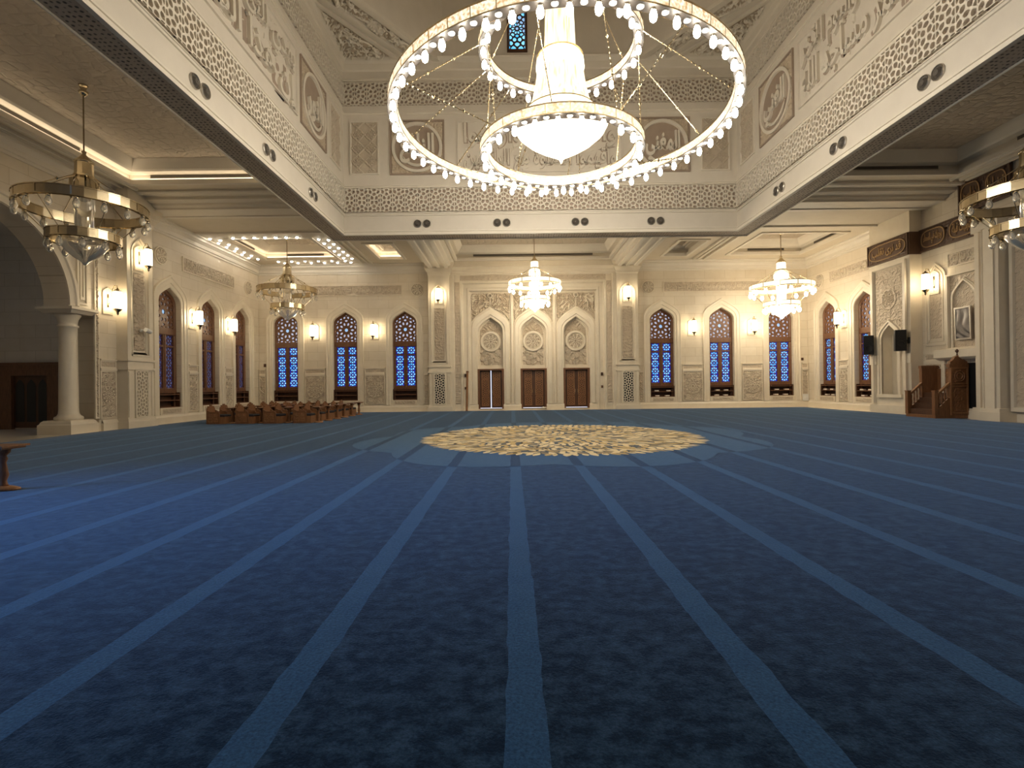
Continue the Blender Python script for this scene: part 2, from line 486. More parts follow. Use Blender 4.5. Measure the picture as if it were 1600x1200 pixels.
for k in range(nr):
    rr = (k + .25) / nr; n = max(5, int(5 + 6.6 * k))
    for i in range(n):
        a = 2 * PI * (i + .5 * (k % 2) + random.uniform(-.2, .2)) / n
        edge = k == nr - 1
        mb.mi = random.choice((0, 0, 1, 1, 1, 2)) if not edge else random.choice((0, 1, 1))
        if random.random() < .05: mb.mi = 3
        z = .027 + .0003 * random.randint(0, 6)
        tw = random.uniform(-.9, .9) * (.25 if edge else 1); ln = random.uniform(.08, .125); wd_ = ln * random.uniform(.30, .45)
        rc = rr + .02
        cx, cy = rc * math.cos(a), rc * math.sin(a); ux, uy = math.cos(a + tw), math.sin(a + tw)
        pts = []
        for t, w in ((-.5, 0), (-.2, .8), (.1, 1), (.35, .6), (.55, 0), (.35, -.6), (.1, -1), (-.2, -.8)):
            px, py = cx + ux * ln * t - uy * wd_ * .5 * w, cy + uy * ln * t + ux * wd_ * .5 * w
            pts.append((CMX + RX * px, CMY + RY * py, z))
        mb.face(pts)
mb.build('medallion', ['gold1', 'gold2', 'gold3', 'gold4'], carpet)

# ================================================================== WALLS
def wall_cells(mb, s0, s1, zt, ops):
    """wall in its own plane y=0 from s0 to s1; ops: (centre, cell half width, z bottom of cell, cell top, arch args, depth, round)"""
    cur = s0
    for c, hw, zb, ct, ag, dep, rnd in sorted(ops, key=lambda o: o[0]):
        if c - hw > cur: mb.rect(cur, c - hw, 0, zt, 0)
        if ct < zt: mb.rect(c - hw, c + hw, ct, zt, 0)
        if zb > 0 and not rnd: mb.rect(c - hw, c + hw, 0, zb, 0)
        pts = arch(*ag, rnd=rnd, n=16 if rnd else 8); h = len(pts) // 2
        L = pts[:h + 1]
        for (xa, za), (xb, zb2) in zip(L, L[1:]):
            mb.face(((c - hw, 0, za), (c + xa, 0, za), (c + xb, 0, zb2), (c - hw, 0, zb2)))
            mb.face(((c + hw, 0, za), (c - xa, 0, za), (c - xb, 0, zb2), (c + hw, 0, zb2)))
        mb.rect(c - hw, c + hw, pts[h][1], ct, 0)
        mb.loft([[(c + x, 0, z) for x, z in pts], [(c + x, dep, z) for x, z in pts]])
        cur = c + hw
    if cur < s1: mb.rect(cur, s1, 0, zt, 0)
WIN = (.78, .74, 5.64, 6.40)
wo = [XC + k * d for k in (-1, 1) for d in (8.21, 12.0, 15.79)]
DO = (.78, .12, 5.0, 5.93)
dc = [XC - 2.73, XC, XC + 2.73]
mb = MB()
wall_cells(mb, XL, XR, ZC, [(c, 1.25, .74, 7.0, WIN, .5, False) for c in wo] + [(c, 1.3, .12, 7.0, DO, .55, False) for c in dc])
(l, r) = onwall('far', 0)
struct(mb.build('wall_far', 'stone', None, False, l, r), 'far cream stone wall with the three door arches and six pointed windows')
LW = [23.85, 27.05, 30.25]
mb = MB()
wall_cells(mb, YN, YF, 11.2, [(s, 1.2, .74, 7.0, WIN, .5, False) for s in LW] + [(15.45, 4.25, 4.7, 8.2, (2.95, 4.7, 4.7, 7.62), .9, True)] + [(4.4, 1.7, 0, 4.6, (1.5, 0, 3.0, 4.3), .9, False)])
mb.box(11.2, 12.5, 0, .9, 4.66, 4.7); mb.box(18.4, 19.7, 0, .9, 4.66, 4.7)
mb.rect(11.2, 12.5, 4.7, 8.2, .9); mb.rect(18.4, 19.7, 4.7, 8.2, .9)
mb.face(((19.7, 0, 0), (19.7, .9, 0), (19.7, .9, 4.7), (19.7, 0, 4.7)))
mb.face(((11.2, 0, 0), (11.2, .9, 0), (11.2, .9, 4.7), (11.2, 0, 4.7)))
(l, r) = onwall('left', 0)
struct(mb.build('wall_left', 'stone', None, False, l, r), 'left cream stone wall with a wide round arch and pointed windows')
mb = MB()
wall_cells(mb, -YF, -YN, 11.2, [(-s, 1.2, .74, 7.0, WIN, .5, False) for s in LW[1:]])
(l, r) = onwall('right', 0)
struct(mb.build('wall_right', 'stone', None, False, l, r), 'right cream stone wall with the prayer niche and pulpit')
mb = MB(); mb.rect(-23, XR, 0, 11.2, 0)
struct(mb.build('wall_near', 'stone', None, False, (0, YN, 0)), 'plain cream stone wall closing the near end of the hall')
# side room seen through the round arch
mb = MB(); mb.rect(-22.5, XL - .9, 0, 8.2, 0)
struct(mb.build('wall_side_room', 'stone', None, False, (0, 21.4, 0)), 'dim stone wall of the side room seen through the round arch')
mb = MB(); mb.face(((-22.5, 9, 0), (-22.5, 21.4, 0), (-22.5, 21.4, 8.2), (-22.5, 9, 8.2)))
mb.face(((-22.5, 9, 0), (XL - .9, 9, 0), (XL - .9, 9, 8.2), (-22.5, 9, 8.2)))
struct(mb.build('wall_side_room', 'stone'), 'side walls of the dim room beyond the arch')
mb = MB(); mb.face(((-22.5, 9, 8.2), (XL - .9, 9, 8.2), (XL - .9, 21.4, 8.2), (-22.5, 21.4, 8.2)))
struct(mb.build('ceiling_side_room', 'ceil'), 'plain ceiling of the dim room beyond the arch', 'ceiling')

# ---- plinth along the walls
def plinth(name, w, spans, label):
    mb = MB()
    for a, b in spans:
        mb.box(a, b, -.10, 0, 0, .30); mb.loft([[(a, -.10, .30), (b, -.10, .30)], [(a, -.04, .42), (b, -.04, .42)], [(a, 0, .42), (b, 0, .42)]])
    (l, r) = onwall(w, 0)
    struct(mb.build(name, 'stoneX', None, False, l, r), label, 'baseboard')
sp = [XL]
for c in dc: sp += [c - .80, c + .80]
sp.append(XR)
plinth('baseboard_far', 'far', list(zip(sp[::2], sp[1::2])), 'pale stone plinth along the foot of the far wall')
plinth('baseboard_left', 'left', [(19.8, 32.1)], 'pale stone plinth along the foot of the left wall')
plinth('baseboard_right', 'right', [(-32.1, -16.0)], 'pale stone plinth along the foot of the right wall')

# ---- moulded cornice under the side ceilings
def cornice(name, w, a, b, z, label):
    mb = MB()
    pr = ((0, -.62), (.05, -.62), (.05, -.52), (.10, -.50), (.12, -.34), (.22, -.22), (.26, -.20), (.26, -.10), (.34, -.06), (.34, 0))
    mb.loft([[(a, -o, z + h), (b, -o, z + h)] for o, h in pr])
    (l, r) = onwall(w, 0)
    struct(mb.build(name, 'mold', None, False, l, r), label, 'cornice')
cornice('trim_1', 'far', XL, XC - 6.6, ZC, 'moulded cornice at the top of the far wall, left of the doors')
cornice('trim_2', 'far', XC + 6.6, XR, ZC, 'moulded cornice at the top of the far wall, right of the doors')
cornice('trim_3', 'left', 22.6, 32.2, ZC, 'moulded cornice at the top of the left wall in the corner bay')
cornice('trim_19', 'left', 6, 22.4, ZA, 'moulded cornice at the top of the left wall over the arch')
cornice('trim_20', 'right', -22.4, -6, 10.9, 'moulded cornice high on the right wall over the inscription boards') if False else None
cornice('trim_4', 'right', -32.2, -25.85, ZC, 'moulded cornice at the top of the right wall by the corner')

# ================================================================== WINDOWS
def tracery():
    """star screen in the arched head; returns wood lattice mesh and glass mesh"""
    c0 = (0, 5.27)
    seeds = [c0]
    for n, r, o in ((10, .42, .5), (10, .60, 0), (20, .80, .5), (20, 1.02, 0)):
        for k in range(n):
            a = PI / 2 + 2 * PI * (k + o) / n; seeds.append((r * math.cos(a), c0[1] + r * math.sin(a)))
    poly = arch(.66, 4.5, 5.62, 6.24)
    cl = cells(poly, seeds, 1.3)
    wd_, gl = MB(), MB()
    lattice(wd_, cl, .54, .30, .05)
    for i, (s, c) in enumerate(cl):
        gl.mi = 1 if abs(s[0]) < .01 and abs(s[1] - c0[1]) < .01 else 0
        gl.face([(x, .36, z) for x, z in c])
    return wd_.mesh('tracery', 'wood'), gl
def casement_mb(sgn):
    fr, la, ga = MB(), MB(), MB()
    xa, xb = .03, .70; gx = .365; hw = .25
    zs = [3.93, 3.36, 2.875, 2.39, 1.905]
    # stiles and rails round two lights
    for a, b, c, d in ((xa, gx - hw, 1.53, 4.2), (gx + hw, xb, 1.53, 4.2), (gx - hw, gx + hw, 1.53, 1.66), (gx - hw, gx + hw, 3.605, 3.685), (gx - hw, gx + hw, 4.175, 4.2)):
        fr.box(sgn * a if sgn > 0 else -b, sgn * b if sgn > 0 else -a, .27, .36, c, d)
    for z in zs:
        cx = sgn * gx; h = .2425 if z < 3.6 else .245
        poly = [(cx - hw, z - h), (cx + hw, z - h), (cx + hw, z + h), (cx - hw, z + h)]
        seeds = [(cx, z)] + [(cx + .155 * math.cos(PI / 4 * k), z + .155 * math.sin(PI / 4 * k)) for k in range(8)]
        seeds += [(cx + sx * .25, z + sz * .24) for sx in (-1, 1) for sz in (-1, 1)]
        cl = cells(poly, seeds)
        lattice(la, cl, .90, .325, .025)
        ga.mi = 1; ga.face([(x, .352, zz) for x, zz in poly])
        for i, (s, c) in enumerate(cl):
            mx, mz = sum(p[0] for p in c) / len(c), sum(p[1] for p in c) / len(c)
            if i >= 9: continue
            ga.mi = 0; ga.face([(mx + (x - mx) * .54, .349, mz + (zz - mz) * .54) for x, zz in c])
    return fr, la, ga
TR_W, TR_G = tracery()
CASE = {s: casement_mb(s) for s in (-1, 1)}
def relief_mesh(name, w, h, nx, nz, fn, dep, mat='relief', y=0.0, frame=True):
    mb = MB()
    mb.hf(nx, nz, lambda a, b: ((a - .5) * w, y - dep * fn((a - .5) * w, (b - .5) * h), (b - .5) * h))
    return mb
def panel_fn(w, h):
    R = w * .40
    return lambda x, z: rosette(x, z, R)
sill_me = relief_mesh('sill', 1.3, .2, 40, 8, lambda x, z: vine(x, z, 3), .02)
def window(n, w, s, label, dim=False, first=[None]):
    l, r = onwall(w, s)
    if first[0] is None or (dim and len(first) < 2):
        root = empty(f'window_{n}', l, r)
        mb = MB()
        A = lambda hw, zs, za, y: arch3(y, hw, .42, zs, za)
        mb.loft([A(.78, 5.64, 6.40, .0), A(.80, 5.66, 6.44, -.03), A(.92, 5.70, 6.60, -.03), A(.94, 5.71, 6.63, -.07), A(1.10, 5.76, 6.84, -.07), A(1.13, 5.78, 6.90, -.10), A(1.19, 5.80, 6.98, -.10), A(1.20, 5.81, 7.0, 0)])
        mb.box(-.78, .78, -.06, .4, .42, .74)
        mb.build('stone_surround', 'stoneX', root)
        f = MB()
        f.loft([arch3(.42, .79, .74, 5.64, 6.41), arch3(.24, .79, .74, 5.64, 6.41), arch3(.24, .73, .74, 5.63, 6.33), arch3(.28, .66, .74, 5.62, 6.24), arch3(.34, .66, .74, 5.62, 6.24)])
        f.box(-.72, .72, .22, .36, 4.2, 4.5); f.box(-.035, .035, .25, .36, 1.5, 4.2)
        f.box(-.76, .76, .22, .36, 1.42, 1.53)
        f.build('window_frame', 'wood', root)
        t = bpy.data.objects.new('tracery', TR_W); COL.objects.link(t); t.parent = root
        g = TR_G.mesh('tracery_glass', ['g_dpale', 'g_sky'] if dim else ['g_pale', 'g_sky'])
        go = bpy.data.objects.new('tracery_glass', g); COL.objects.link(go); go.parent = t
        for sgn in (-1, 1):
            fr, la, ga = CASE[sgn]
            c = fr.build('casement', 'wood', root)
            la.build('casement_lattice', 'wood', c)
            ga.build('stained_glass', ['g_dcyan', 'g_dblue'] if dim else ['g_cyan', 'g_blue'], c)
        b = MB(); b.rect(-.76, .76, .74, 1.5, .44); b.box(-.76, -.70, .05, .44, .74, 1.45); b.box(.70, .76, .05, .44, .74, 1.45)
        bo = b.build('book_recess', 'woodD', root)
        for z in (.76, 1.08, 1.36):
            q = MB(); q.box(-.70, .70, .04, .42, z - .025, z + .015); q.build('shelf', 'wood', bo)
        k = MB(); merge(k, sill_me, 0, -.065, .58)
        k.build('sill_panel', 'relief', root)
        if first[0] is None: first[0] = root
        else: first.append(root)
    else:
        root = dup(first[1] if dim else first[0], l, r); root.name = f'window_{n}'
    struct(root, label, 'window')
    return root
names = ['third', 'second', 'first']
for i in range(3): window(i + 1, 'far', sorted(wo)[i], f'tall pointed blue stained-glass window in the far wall, {names[i]} to the left of the doors')
for i in range(3): window(i + 4, 'far', sorted(wo)[3 + i], f'tall pointed blue stained-glass window in the far wall, {names[2 - i]} to the right of the doors')
window(7, 'left', LW[0], 'tall pointed window with dull brown glass in the left wall, beside the pilaster and camera', True)
window(8, 'left', LW[1], 'tall pointed window with dim violet glass in the left wall, between two wall lanterns', True)
window(9, 'left', LW[2], 'tall pointed window with dim glass in the left wall, right in the corner', True)
window(10, 'right', -LW[2], 'tall pointed blue window in the right wall, next to the far corner')
window(11, 'right', -LW[1], 'tall pointed blue window in the right wall, half hidden by the pier with speakers')

# ================================================================== WAINSCOT, BANDS AND WALL RELIEFS
def carved(w, s, z, wid, hei, label, out=.08, fn=None, nm='wall_relief', cat='wall panel', res=.032, dep=.06, cache={}, group=None, mat='relief', frame='stoneX'):
    l, r = onwall(w, s, z, 0)
    key = (wid, hei, out, nm, mat)
    if key in cache: o = dup(cache[key], l, r)
    else:
        o = empty(nm, l, r)
        f = fn or panel_fn(wid, hei)
        mb = relief_mesh('x', wid - .1, hei - .1, max(6, int(wid / res)), max(6, int(hei / res)), f, dep)
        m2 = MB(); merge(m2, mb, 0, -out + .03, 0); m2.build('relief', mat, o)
        m3 = MB(); rframe(m3, 0, 0, ((wid / 2, hei / 2, .0), (wid / 2, hei / 2, -out), (wid / 2 - .05, hei / 2 - .05, -out), (wid / 2 - .06, hei / 2 - .06, -out + .04)))
        m3.build('border', frame, o)
        if nm == 'wall_relief' and wid > .6 and hei < 2: wains(o, wid - .1, hei - .1, min(wid * .42, .5))
        cache[key] = o
    if nm == 'inscription_band' and not any(c.name.startswith('lettering') for c in o.children):
        words = ['في بيوت أذن الله أن ترفع', 'ويذكر فيها اسمه', 'يسبح له فيها بالغدو والآصال']
        tx = ' '.join(words) if wid > 4 else words[0] if wid > 2 else words[1]
        L = letters(tx, wid - .4, hei - .2, .03, .012); L2 = MB(); merge(L2, L, 0, -out + .01, 0); L2.build('lettering', 'stoneX', o)
    return tag(o, label, cat, group)
def rosette_mb(mb, R, y, cx=0, cz=0, n=12):
    rg = lambda r, yy: [(cx + r * math.cos(2 * PI * j / 36), yy, cz + r * math.sin(2 * PI * j / 36)) for j in range(36)]
    for r, t in ((1.0, .07), (.66, .05), (.26, .08)):
        mb.loft([rg(R * r, y), rg(R * r, y - .035), rg(R * (r - t), y - .035), rg(R * (r - t), y)], True)
    for k in range(n):
        a = 2 * PI * k / n; da = PI / n * .62
        for r0, r1, r2 in ((.30, .46, .60), (.70, .80, .92)):
            P = lambda r, b, yy: (cx + R * r * math.cos(b), yy, cz + R * r * math.sin(b))
            top = [P(r0, a, y - .03), P(r1, a - da, y - .03), P(r2, a, y - .03), P(r1, a + da, y - .03)]
            mb.face(top); mb.loft([[(q[0], y, q[2]) for q in top], top], True)
def wains(o, w, h, R):
    m = MB(); rosette_mb(m, R, -.06)
    for sg in (-1, 1):
        zc = sg * (R + (h / 2 - R) * .52); r = min(w * .22, (h / 2 - R) * .36)
        for sx in (-1, 1):
            cx = sx * w * .24
            for q in (1.0, .5): m.tube([(cx + q * r * math.cos(t * PI / 8), -.075, zc + q * r * math.sin(t * PI / 8)) for t in range(17)], .016, 4)
        m.tube([(-w * .42, -.075, sg * (h / 2 - .09)), (w * .42, -.075, sg * (h / 2 - .09))], .016, 4)
    m.build('rosette', 'stoneX', o)
def dado(w, s, wid, label):
    """narrow band of carved stone above a wainscot panel"""
    o = carved(w, s, 2.62, wid, .30, label, .07, lambda x, z: vine(x, z, 3.2) * .8, 'dado_band', 'wall band', .035, .02)
    if not any(c.name.startswith('ledge') for c in o.children):
        for z0, z1 in ((.15, .21), (-.26, -.15)): m = MB(); m.box(-wid / 2, wid / 2, -.11, 0, z0, z1); m.build('ledge', 'stoneX', o)
    return o
W1 = 1.28
for sgn, sd in ((-1, 'left'), (1, 'right')):
    for d, t in ((10.1, 'between windows nearest them'), (13.9, 'between windows nearest the corner')):
        s = XC + sgn * d
        carved('far', s, 1.42, W1, 1.88, f'carved rosette panel low on the far wall, {sd} of doors, {t}')
        dado('far', s, W1, f'carved band above the rosette panel {sd} of doors, {t}')
    s = XC + sgn * 6.83
    carved('far', s, 1.42, .34, 1.88, f'slim carved panel between the {sd} door pilaster and its nearest window', fn=lambda x, z: vine(x, z, 2))
    s = XC + sgn * 17.24
    carved('far', s, 1.42, .42, 1.88, f'slim carved panel on the far wall in the {sd} corner', fn=lambda x, z: vine(x, z, 2))
    dado('far', s, .42, f'short carved band on the far wall in the {sd} corner')
for w, sg, sd in (('left', 1, 'left'), ('right', -1, 'right')):
    for i, y in enumerate((25.45, 28.65)):
        if w == 'right' and i == 0: continue
        t = 'the brown and middle windows' if i == 0 else 'windows nearest the corner'
        carved(w, sg * y, 1.42, .72, 1.88, f'carved rosette panel low on {sd} wall between {t}', fn=lambda x, z: rosette(x, z, .28))
        dado(w, sg * y, .72, f'short carved band on {sd} wall between {t}')
carved('left', 20.1, 1.42, .80, 1.88, 'carved rosette panel low on the left wall beside the stone column', fn=lambda x, z: rosette(x, z, .33))
dado('left', 20.1, .80, 'carved band above the panel beside the stone column')
# long inscription bands and roundels high on the walls
def roundel(w, s, z, R, label):
    l, r = onwall(w, s, z)
    o = empty('carved_roundel', l, r)
    mb = MB(); mb.hf(22, 22, lambda a, b: ((a - .5) * 2 * R, -.02 - .07 * rosette((a - .5) * 2 * R, (b - .5) * 2 * R, R * .9, 8), (b - .5) * 2 * R), lambda a, b: math.hypot(a - .5, b - .5) < .47)
    mb.build('relief', 'relief', o)
    rz = MB(); rosette_mb(rz, R * .78, -.06, 0, 0, 8); rz.build('rosette', 'stoneX', o)
    m2 = MB(); m2.loft([[(q * math.cos(2 * PI * k / 28), y, q * math.sin(2 * PI * k / 28)) for k in range(28)] for q, y in ((R * 1.02, 0), (R * 1.02, -.07), (R * .9, -.07), (R * .88, -.03))], True)
    m2.build('rim', 'stoneX', o)
    return tag(o, label, 'roundel')
bandf = lambda x, z: .7 * vine(x, z * 1.3, 2.4) + .5 * sst(.2, .6, math.sin(7 * x + 2 * math.sin(9 * z)) * math.sin(8 * z + 3 * math.sin(4 * x)))
for sgn, sd in ((-1, 'left'), (1, 'right')):
    carved('far', XC + sgn * 11.45, 7.75, 6.3, .68, f'long carved inscription band high on the far wall above the {sd} windows', .06, bandf, 'inscription_band', 'wall band', .06, .05)
    roundel('far', XC + sgn * 7.35, 7.75, .40, f'small carved roundel high on the far wall beside the {sd} pilaster')
    roundel('far', XC + sgn * 15.9, 7.75, .40, f'small carved roundel high on the far wall in the {sd} corner') if sgn > 0 else None
carved('left', 27.05, 7.75, 4.6, .72, 'long carved inscription band high on the left wall above its windows', .06, bandf, 'inscription_band', 'wall band', .06, .05)
roundel('left', 30.9, 7.75, .40, 'small carved roundel high on the left wall near the far corner')
roundel('left', 23.2, 7.75, .40, 'small carved roundel high on the left wall beside the pilaster')
carved('right', -28.2, 7.75, 3.4, .70, 'carved inscription band high on the right wall above its windows', .06, bandf, 'inscription_band', 'wall band', .06, .05)
roundel('right', -30.9, 7.75, .40, 'small carved roundel high on the right wall near the far corner')

# ================================================================== PILASTERS
def pilaster(name, w, s, wid, prj, zt, label, lat=True, flare=True, niche=(.48, 3.05, 7.3, 8.0)):
    l, r = onwall(w, s)
    o = empty(name, l, r)
    mb = MB(); h = wid / 2
    nw, nz0, nzs, nza = niche
    # front face with an arched sunk panel
    pts = arch(nw, nz0, nzs, nza); k = len(pts) // 2
    y = -prj
    mb.rect(-h, h, 2.85, nz0, y); 
    for (xa, za), (xb, zb) in zip(pts[:k + 1], pts[1:k + 1]):
        mb.face(((-h, y, za), (xa, y, za), (xb, y, zb), (-h, y, zb))); mb.face(((h, y, za), (-xa, y, za), (-xb, y, zb), (h, y, zb)))
    mb.rect(-h, h, nza, zt, y)
    mb.box(-h, -h + .01, y, 0, 0, zt); mb.box(h - .01, h, y, 0, 0, zt)
    mb.rect(-h, h, .42, 2.85, y)
    mb.box(-h - .06, h + .06, y - .06, 0, 2.42, 2.52); mb.box(-h - .06, h + .06, y - .06, 0, 2.78, 2.87)
    mb.box(-h - .10, h + .10, y - .10, 0, 0, .30); mb.box(-h - .05, h + .05, y - .05, 0, .30, .42)
    if flare:
        mb.loft([[(-h - a, 0, z), (-h - a, y - a, z), (h + a, y - a, z), (h + a, 0, z)] for a, z in ((.0, 8.55), (.03, 8.6), (.05, 8.75), (.16, 8.95), (.20, 8.97), (.20, 9.12), (.28, 9.2), (.28, zt))])
    mb.build('shaft', 'stoneX', o)
    m2 = MB()
    fr = lambda d, yy: [(x, yy, z) for x, z in arch(nw - d, nz0 + d, nzs - d * .4, nza - d)]
    m2.loft([fr(-.04, y), fr(-.04, y - .03), fr(.02, y - .03), fr(.02, y + .05), fr(.10, y + .05), fr(.12, y + .09)])
    m2.face(fr(.12, y + .09)); 
    for d0, yy in ((0, 0),):
        z = nz0; m2.box(-nw - .04, nw + .04, y - .03, y + .04, z - .06, z + .02)
    m2.build('arched_niche', 'stoneX', o)
    m4 = MB()
    m4.hf(16, 100, lambda a, b: ((a - .5) * (nw - .18) * 2, y + .085 - .05 * vine((a - .5) * .6, b * 4, 2.2), nz0 + .2 + b * (nzs - nz0 - 1.0)))
    m4.build('carved_strip', 'relief', o)
    if lat:
        m3 = MB(); lw, la_, lb = .32, .48, 2.36
        cl = cells([(-lw, la_), (lw, la_), (lw, lb), (-lw, lb)], hexseeds(-lw, lw, la_, lb, .43, .17), .5)
        lattice(m3, cl, .78, y - .05, .045)
        m3.build('lattice_screen', 'stoneX', o)
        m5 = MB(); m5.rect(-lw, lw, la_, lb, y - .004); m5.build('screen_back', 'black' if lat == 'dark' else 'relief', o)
        m6 = MB(); rframe(m6, 0, (la_ + lb) / 2, ((lw + .07, (lb - la_) / 2 + .05, y), (lw + .07, (lb - la_) / 2 + .05, y - .06), (lw, (lb - la_) / 2, y - .06), (lw, (lb - la_) / 2, y)))
        for sg in (-1, 1): m6.box(sg * (h - .10) - .07, sg * (h - .10) + .07, y - .03, y, .48, 2.36)
        m6.build('screen_border', 'stoneX', o)
    struct(o, label, 'pilaster')
    return o
pilaster('pilaster_left', 'far', XC - 5.92, 1.36, .45, ZC, 'cream stone pilaster with a lantern and dark lattice, left of the doors', 'dark')
pilaster('pilaster_right', 'far', XC + 5.92, 1.36, .45, ZC, 'cream stone pilaster with a lantern and dark lattice, right of the doors', 'dark')
pilaster('pilaster_side', 'left', 21.35, 1.5, .45, ZA, 'cream stone pilaster with a camera on the left wall beside the window', 'pale')

# ================================================================== PORTAL
po = empty('portal', *onwall('far', XC))
struct(po, 'tall stone portal framing the three wooden doors in the far wall', 'portal')
mb = MB()
uframe(mb, ((5.24, 8.85, 0), (5.24, 8.85, -.34), (5.02, 8.62, -.34), (4.98, 8.58, -.26), (4.62, 8.24, -.26), (4.58, 8.20, -.32), (4.48, 8.08, -.32), (4.42, 8.02, -.14), (4.20, 7.80, -.14), (4.16, 7.76, -.18), (4.05, 7.62, -.18), (4.0, 7.55, 0)))
mb.loft([[(-5.25 - a, y, z), (5.25 + a, y, z)] for a, y, z in ((0, -.34, 8.72), (0, -.40, 8.74), (0, -.42, 8.90), (.1, -.55, 9.02), (.1, -.60, 9.04), (.1, -.60, 9.39), (.1, -.0, 9.39))])
mb.build('portal_frame', 'stoneX', po)
mb = MB()
for sg in (-1, 1):
    mb.hf(5, 120, lambda a, b: (sg * 4.80 + (a - .5) * .30, -.262 - .03 * vine(a * .5, b * 8, 2.6), .45 + b * 7.7))
mb.hf(150, 5, lambda a, b: ((a - .5) * 9.2, -.262 - .03 * vine(a * 9, b * .5, 2.6), 8.26 + b * .30))
mb.build('carved_strip', 'relief', po)
for i, c in enumerate(dc):
    x = c - XC
    m = MB()
    A = lambda hw, zs, za, y, z0=.42: [(x + a, y, b) for a, b in arch(hw, z0, zs, za)]
    m.loft([A(.78, 5.0, 5.93, 0), A(.80, 5.02, 5.97, -.04), A(.92, 5.08, 6.10, -.04), A(.94, 5.1, 6.13, -.10), A(1.16, 5.25, 6.45, -.10), A(1.20, 5.28, 6.52, -.06), A(1.24, 5.3, 6.58, -.06), A(1.26, 5.32, 6.60, 0)])
    a = m.build('arch_moulding', 'stoneX', po)
    # carved spandrels above the arch
    ol = arch(1.24, 4.9, 5.32, 6.58, 14)
    def top_at(u):
        for (xa, za), (xb, zb) in zip(ol, ol[1:]):
            if xa <= u <= xb and xb > xa: return za + (zb - za) * (u - xa) / (xb - xa)
        return 5.0
    s = MB()
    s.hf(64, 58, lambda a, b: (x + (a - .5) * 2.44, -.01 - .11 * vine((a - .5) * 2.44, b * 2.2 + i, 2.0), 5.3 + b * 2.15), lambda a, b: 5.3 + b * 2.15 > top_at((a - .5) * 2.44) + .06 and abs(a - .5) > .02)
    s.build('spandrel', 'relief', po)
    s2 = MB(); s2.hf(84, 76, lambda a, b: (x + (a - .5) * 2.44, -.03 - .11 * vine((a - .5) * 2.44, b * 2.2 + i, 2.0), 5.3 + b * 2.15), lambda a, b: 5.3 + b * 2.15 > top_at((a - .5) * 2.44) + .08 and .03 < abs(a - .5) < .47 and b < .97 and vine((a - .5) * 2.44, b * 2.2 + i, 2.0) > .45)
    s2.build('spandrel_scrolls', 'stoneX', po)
    k = MB(); k.lathe(((.10, -.02), (.16, 0), (.16, .05), (.10, .07)), 16, (0, 0, 0), False)
    k.v = [(x + q[0], -.10 - q[2], 7.30 + q[1]) for q in k.v]
    k.box(x - .025, x + .025, -.09, 0, 6.55, 7.14)
    k.build('knot_ring', 'stoneX', po)
    # recess: tympanum panel over the door
    t = MB(); t.face([(x + u, .40, z) for u, z in arch(.78, 2.70, 5.0, 5.93)])
    t.box(x - .78, x + .78, .28, .55, 2.66, 2.86)
    t.loft([[(x + u, yy, z) for u, z in arch(.78 - d, 2.86, 5.0 - d * .3, 5.93 - d * 1.1)] for d, yy in ((0, .30), (.05, .30), (.07, .38), (.10, .38))])
    to = t.build('tympanum', 'stoneX', po)
    ol2 = arch(.66, 2.9, 4.95, 5.78, 12)
    def in_arch(u, z):
        for (xa, za), (xb, zb) in zip(ol2, ol2[1:]):
            if xa <= u <= xb and xb > xa: return z < za + (zb - za) * (u - xa) / (xb - xa)
        return abs(u) < .66 and z < 4.9
    s = MB()
    def tf(u, z):
        r = math.hypot(u, z - 4.42)
        if r < .66: return rosette(u, z - 4.42, .50, 10) if r < .5 else 0.0
        return vine(u, z, 2.2) if z > 4.4 else .9 * sst(.0, .4, math.sin(13 * u) * math.sin(13 * z) + .5 * math.cos(9 * (u + z)))
    s.hf(46, 100, lambda a, b: (x + (a - .5) * 1.32, .39 - .07 * tf((a - .5) * 1.32, 2.92 + b * 2.86), 2.92 + b * 2.86), lambda a, b: in_arch((a - .5) * 1.32, 2.92 + b * 2.86))
    s.build('carving', 'relief', to)
    rz = MB(); rosette_mb(rz, .48, .36, x, 4.42, 10); rz.build('rosette', 'stoneX', to)
    rz = MB()
    for kz in range(4):
        for kx in (-1, 0, 1): rosette_mb(rz, .17, .36, x + kx * .42, 3.06 + kz * .21, 6) if (kx + kz) % 2 == 0 else None
    rz.build('star_carving', 'stoneX', to)
    rr = MB(); rr.loft([[(x + q * math.cos(2 * PI * j / 32), y, 4.42 + q * math.sin(2 * PI * j / 32)) for j in range(32)] for q, y in ((.66, .38), (.66, .28), (.63, .26), (.52, .26), (.50, .30), (.50, .37))], True)
    rr.build('ring_moulding', 'stoneX', to)
for x in (-1.365, 1.365):
    m = MB(); m.box(x - .06, x + .06, -.10, 0, .42, 7.45); m.box(x - .025, x + .025, -.14, 0, .42, 7.45); m.build('colonnette', 'stoneX', po)
for sg in (-1, 1):
    m = MB(); m.box(sg * 3.98 - .05, sg * 3.98 + .05, -.12, 0, .42, 7.55); m.build('colonnette', 'stoneX', po)
